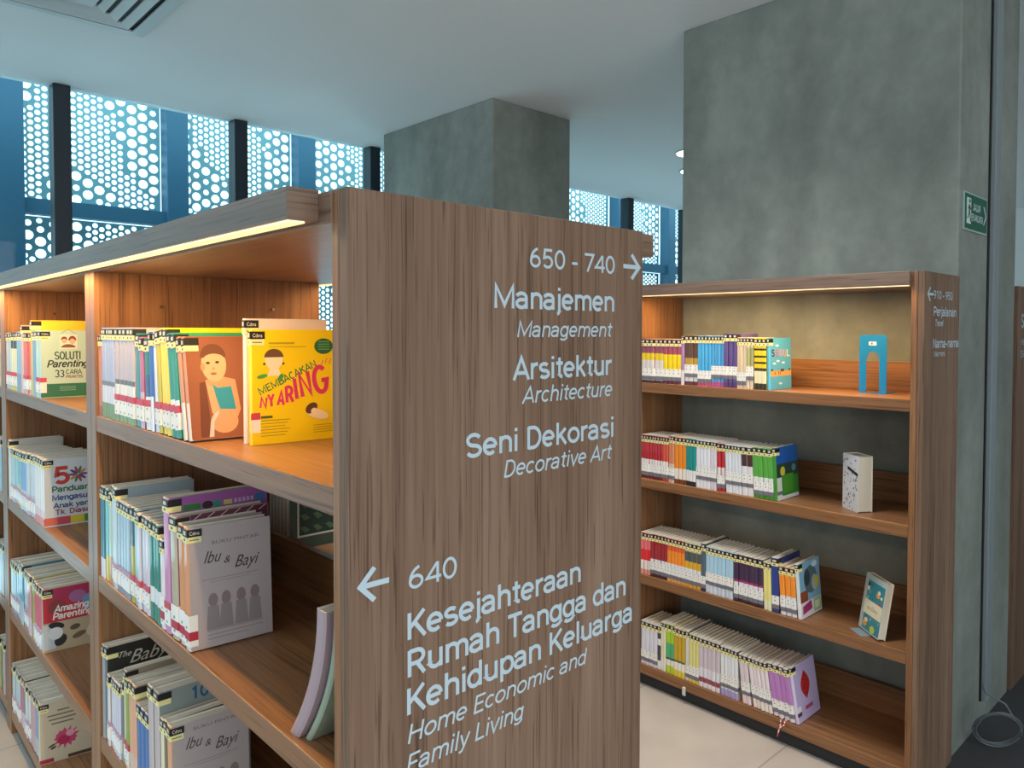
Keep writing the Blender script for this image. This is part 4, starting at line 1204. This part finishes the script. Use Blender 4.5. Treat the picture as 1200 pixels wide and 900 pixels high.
# ---------- loose things on the pillar bookcase
b = make_book('patterned', .050, .175, .085, B1('#cfd2d8'), '#d3d5da', None, lab=False)
b.location = (1.920, .2085, ZB + .0006); b.rotation_euler = (0, 0, R(-123.4))
tag(b, 'white black-patterned book standing alone on pillar bookcase second shelf, fore-edge out', 'book')
art = Art(.050); rnd = random.Random(4)
for k in range(46):
    a_, c_ = rnd.uniform(.006, .078), rnd.uniform(.006, .168)
    art.y = -.0502 - .000012 * k
    art.g.face([(p[0], art.y, p[1]) for p in ell(a_, c_, rnd.uniform(.002, .006), rnd.uniform(.0012, .0025), 8, rot=rnd.uniform(0, 3))], rnd.choice(('#2b3140', '#2b3140', '#5a6478', '#8a3040')))
art.y = -.0512
art.poly([(.03, .128), (.084, .112), (.084, .122), (.03, .138)], '#14161a')
art.build('cover_picture', b, 'scattered black brush marks on white')

RL = R(-128.8)
b = make_book('floral', .0235, .172, .118, B1('#b9c4c4'), '#aebdbd', None, lab=False)
# stands on the base of a small grey bookend, tilted back towards the side board
from mathutils import Euler
b.location = (1.893, .163, ZC + .0022); b.rotation_euler = Euler((R(-9), 0, RL), 'XYZ')
tag(b, 'teal floral book with cream title band standing alone on pillar bookcase third shelf', 'book')
art = Art(.0235)
art.rect(.020, .116, .004, .155, '#2f8592')
rnd = random.Random(9)
for k in range(40):
    art.y = -.0238 - .000012 * k
    art.g.face([(p[0], art.y, p[1]) for p in ell(rnd.uniform(.024, .112), rnd.uniform(.01, .15), rnd.uniform(.003, .009), rnd.uniform(.002, .004), 9, rot=rnd.uniform(0, 3))], rnd.choice(('#1f6a80', '#4aa0a0', '#a8cf9a', '#3a6f9a', '#79b7a0')))
art.y = -.0245
for a_, c_, r_, q_ in ((.085, .122, .010, '#d89a3a'), (.088, .132, .008, '#e8dcc8'), (.098, .096, .009, '#c23a52'), (.035, .022, .012, '#d8952f'), (.04, .034, .009, '#e6cfb0'), (.104, .12, .006, '#e6e2b8'), (.08, .016, .014, '#b8cf4a')):
    art.ell(a_, c_, r_, r_ * .8, q_)
art.rect(.016, .117, .052, .096, '#ded9b8'); art.text('my Diary', .035, .068, .013, '#6a6248', shear=.4, wide=.06)
art.rect(.022, .034, .138, .146, '#17140f'); art.rect(.022, .034, .124, .136, '#e8e4d4')
art.build('cover_picture', b, 'teal flowers around a cream title band')
be = empty('bookend', (1.893, .163, ZC + .0004)); be.rotation_euler = (0, 0, RL)
tag(be, 'small grey metal bookend under the teal floral book', 'bookend')
G().box(.01, .075, -.055, .0138, 0, .0010).build('base_plate', M['trunk'], be)
G().prism([(.01, .0012), (.075, .0012), (.075, .045), (.065, .05), (.02, .05), (.01, .045)], .0125, .0135).build('upright_plate', M['trunk'], be)

# blue bookend: an upright with a tall arched cut-out and its tongue folded flat on the shelf
bl = empty('bookend', (1.936, .211, ZA + .0005)); bl.rotation_euler = (0, 0, math.atan2(-.094, -.019))
tag(bl, 'blue metal bookend with arched cut-out standing alone on the top shelf', 'bookend')
w_, h_ = .096, .186
outer = [(w_, 0), (w_, h_ - .014)] + [(w_ - .014 + .014 * math.cos(R(a)), h_ - .014 + .014 * math.sin(R(a))) for a in (30, 60, 90)] + \
        [(.014 + .014 * math.cos(R(a)), h_ - .014 + .014 * math.sin(R(a))) for a in (90, 120, 150, 180)] + [(0, 0)]
inner = [(.025, 0), (.025, .110)] + [(.048 + .023 * math.cos(R(a)), .110 + .023 * math.sin(R(a))) for a in (150, 120, 90, 60, 30)] + [(.071, .110), (.071, 0)]
G().prism(outer + inner, -.0007, .0007).build('upright_plate', M['bookend'], bl)
G().box(.026, .070, .0007, .095, 0, .0012).build('base_tongue', M['bookend'], bl)
gm = G(); gm.box(.034, .060, -.0010, -.0008, .153, .164, '#dfe6ea'); gm.box(.040, .048, -.0013, -.0011, .155, .162, '#c4525a')
gm.build('sticker', M['print'], bl)

# ribbon bookmark hanging over the bottom shelf, and a pale clip further along
gm = G()
for dy, zz in ((0, .028), (-.014, .052)):
    pts = [(X2 + .008, .392 + dy, ZD + .0022), (X2 - .0015, .392 + dy, ZD + .0018), (X2 - .0035, .391 + dy, ZD - .010), (X2 - .0035, .396 + dy * .6, (ZD + zz) / 2), (X2 - .004, .402 + dy * .2, zz)]
    for k in range(8):
        t0, t1 = k / 8, (k + 1) / 8
        def P(t):
            f = t * 4; i = min(3, int(f)); f -= i
            return tuple(pts[i][j] * (1 - f) + pts[i + 1][j] * f for j in range(3))
        a, c = P(t0), P(t1)
        gm.tube([a, c], .0021, 6, '#d8424f' if k % 2 else '#f0e8e6')
o = gm.build('ribbon_bookmark', M['print'])
tag(o, 'red and white twisted ribbon bookmark hanging over the bottom shelf edge', 'bookmark')
o = G().prism([(0, 0), (.004, 0), (.004, .026), (.010, .026), (.010, .030), (-.001, .030), (-.001, .010)], 0, .012, 'y').build('label_clip', M['clip'], None, 0, (X2 - .0045, .772, ZD - .040 - .012))
tag(o, 'small pale clip on the underside edge of the bottom shelf', 'clip')
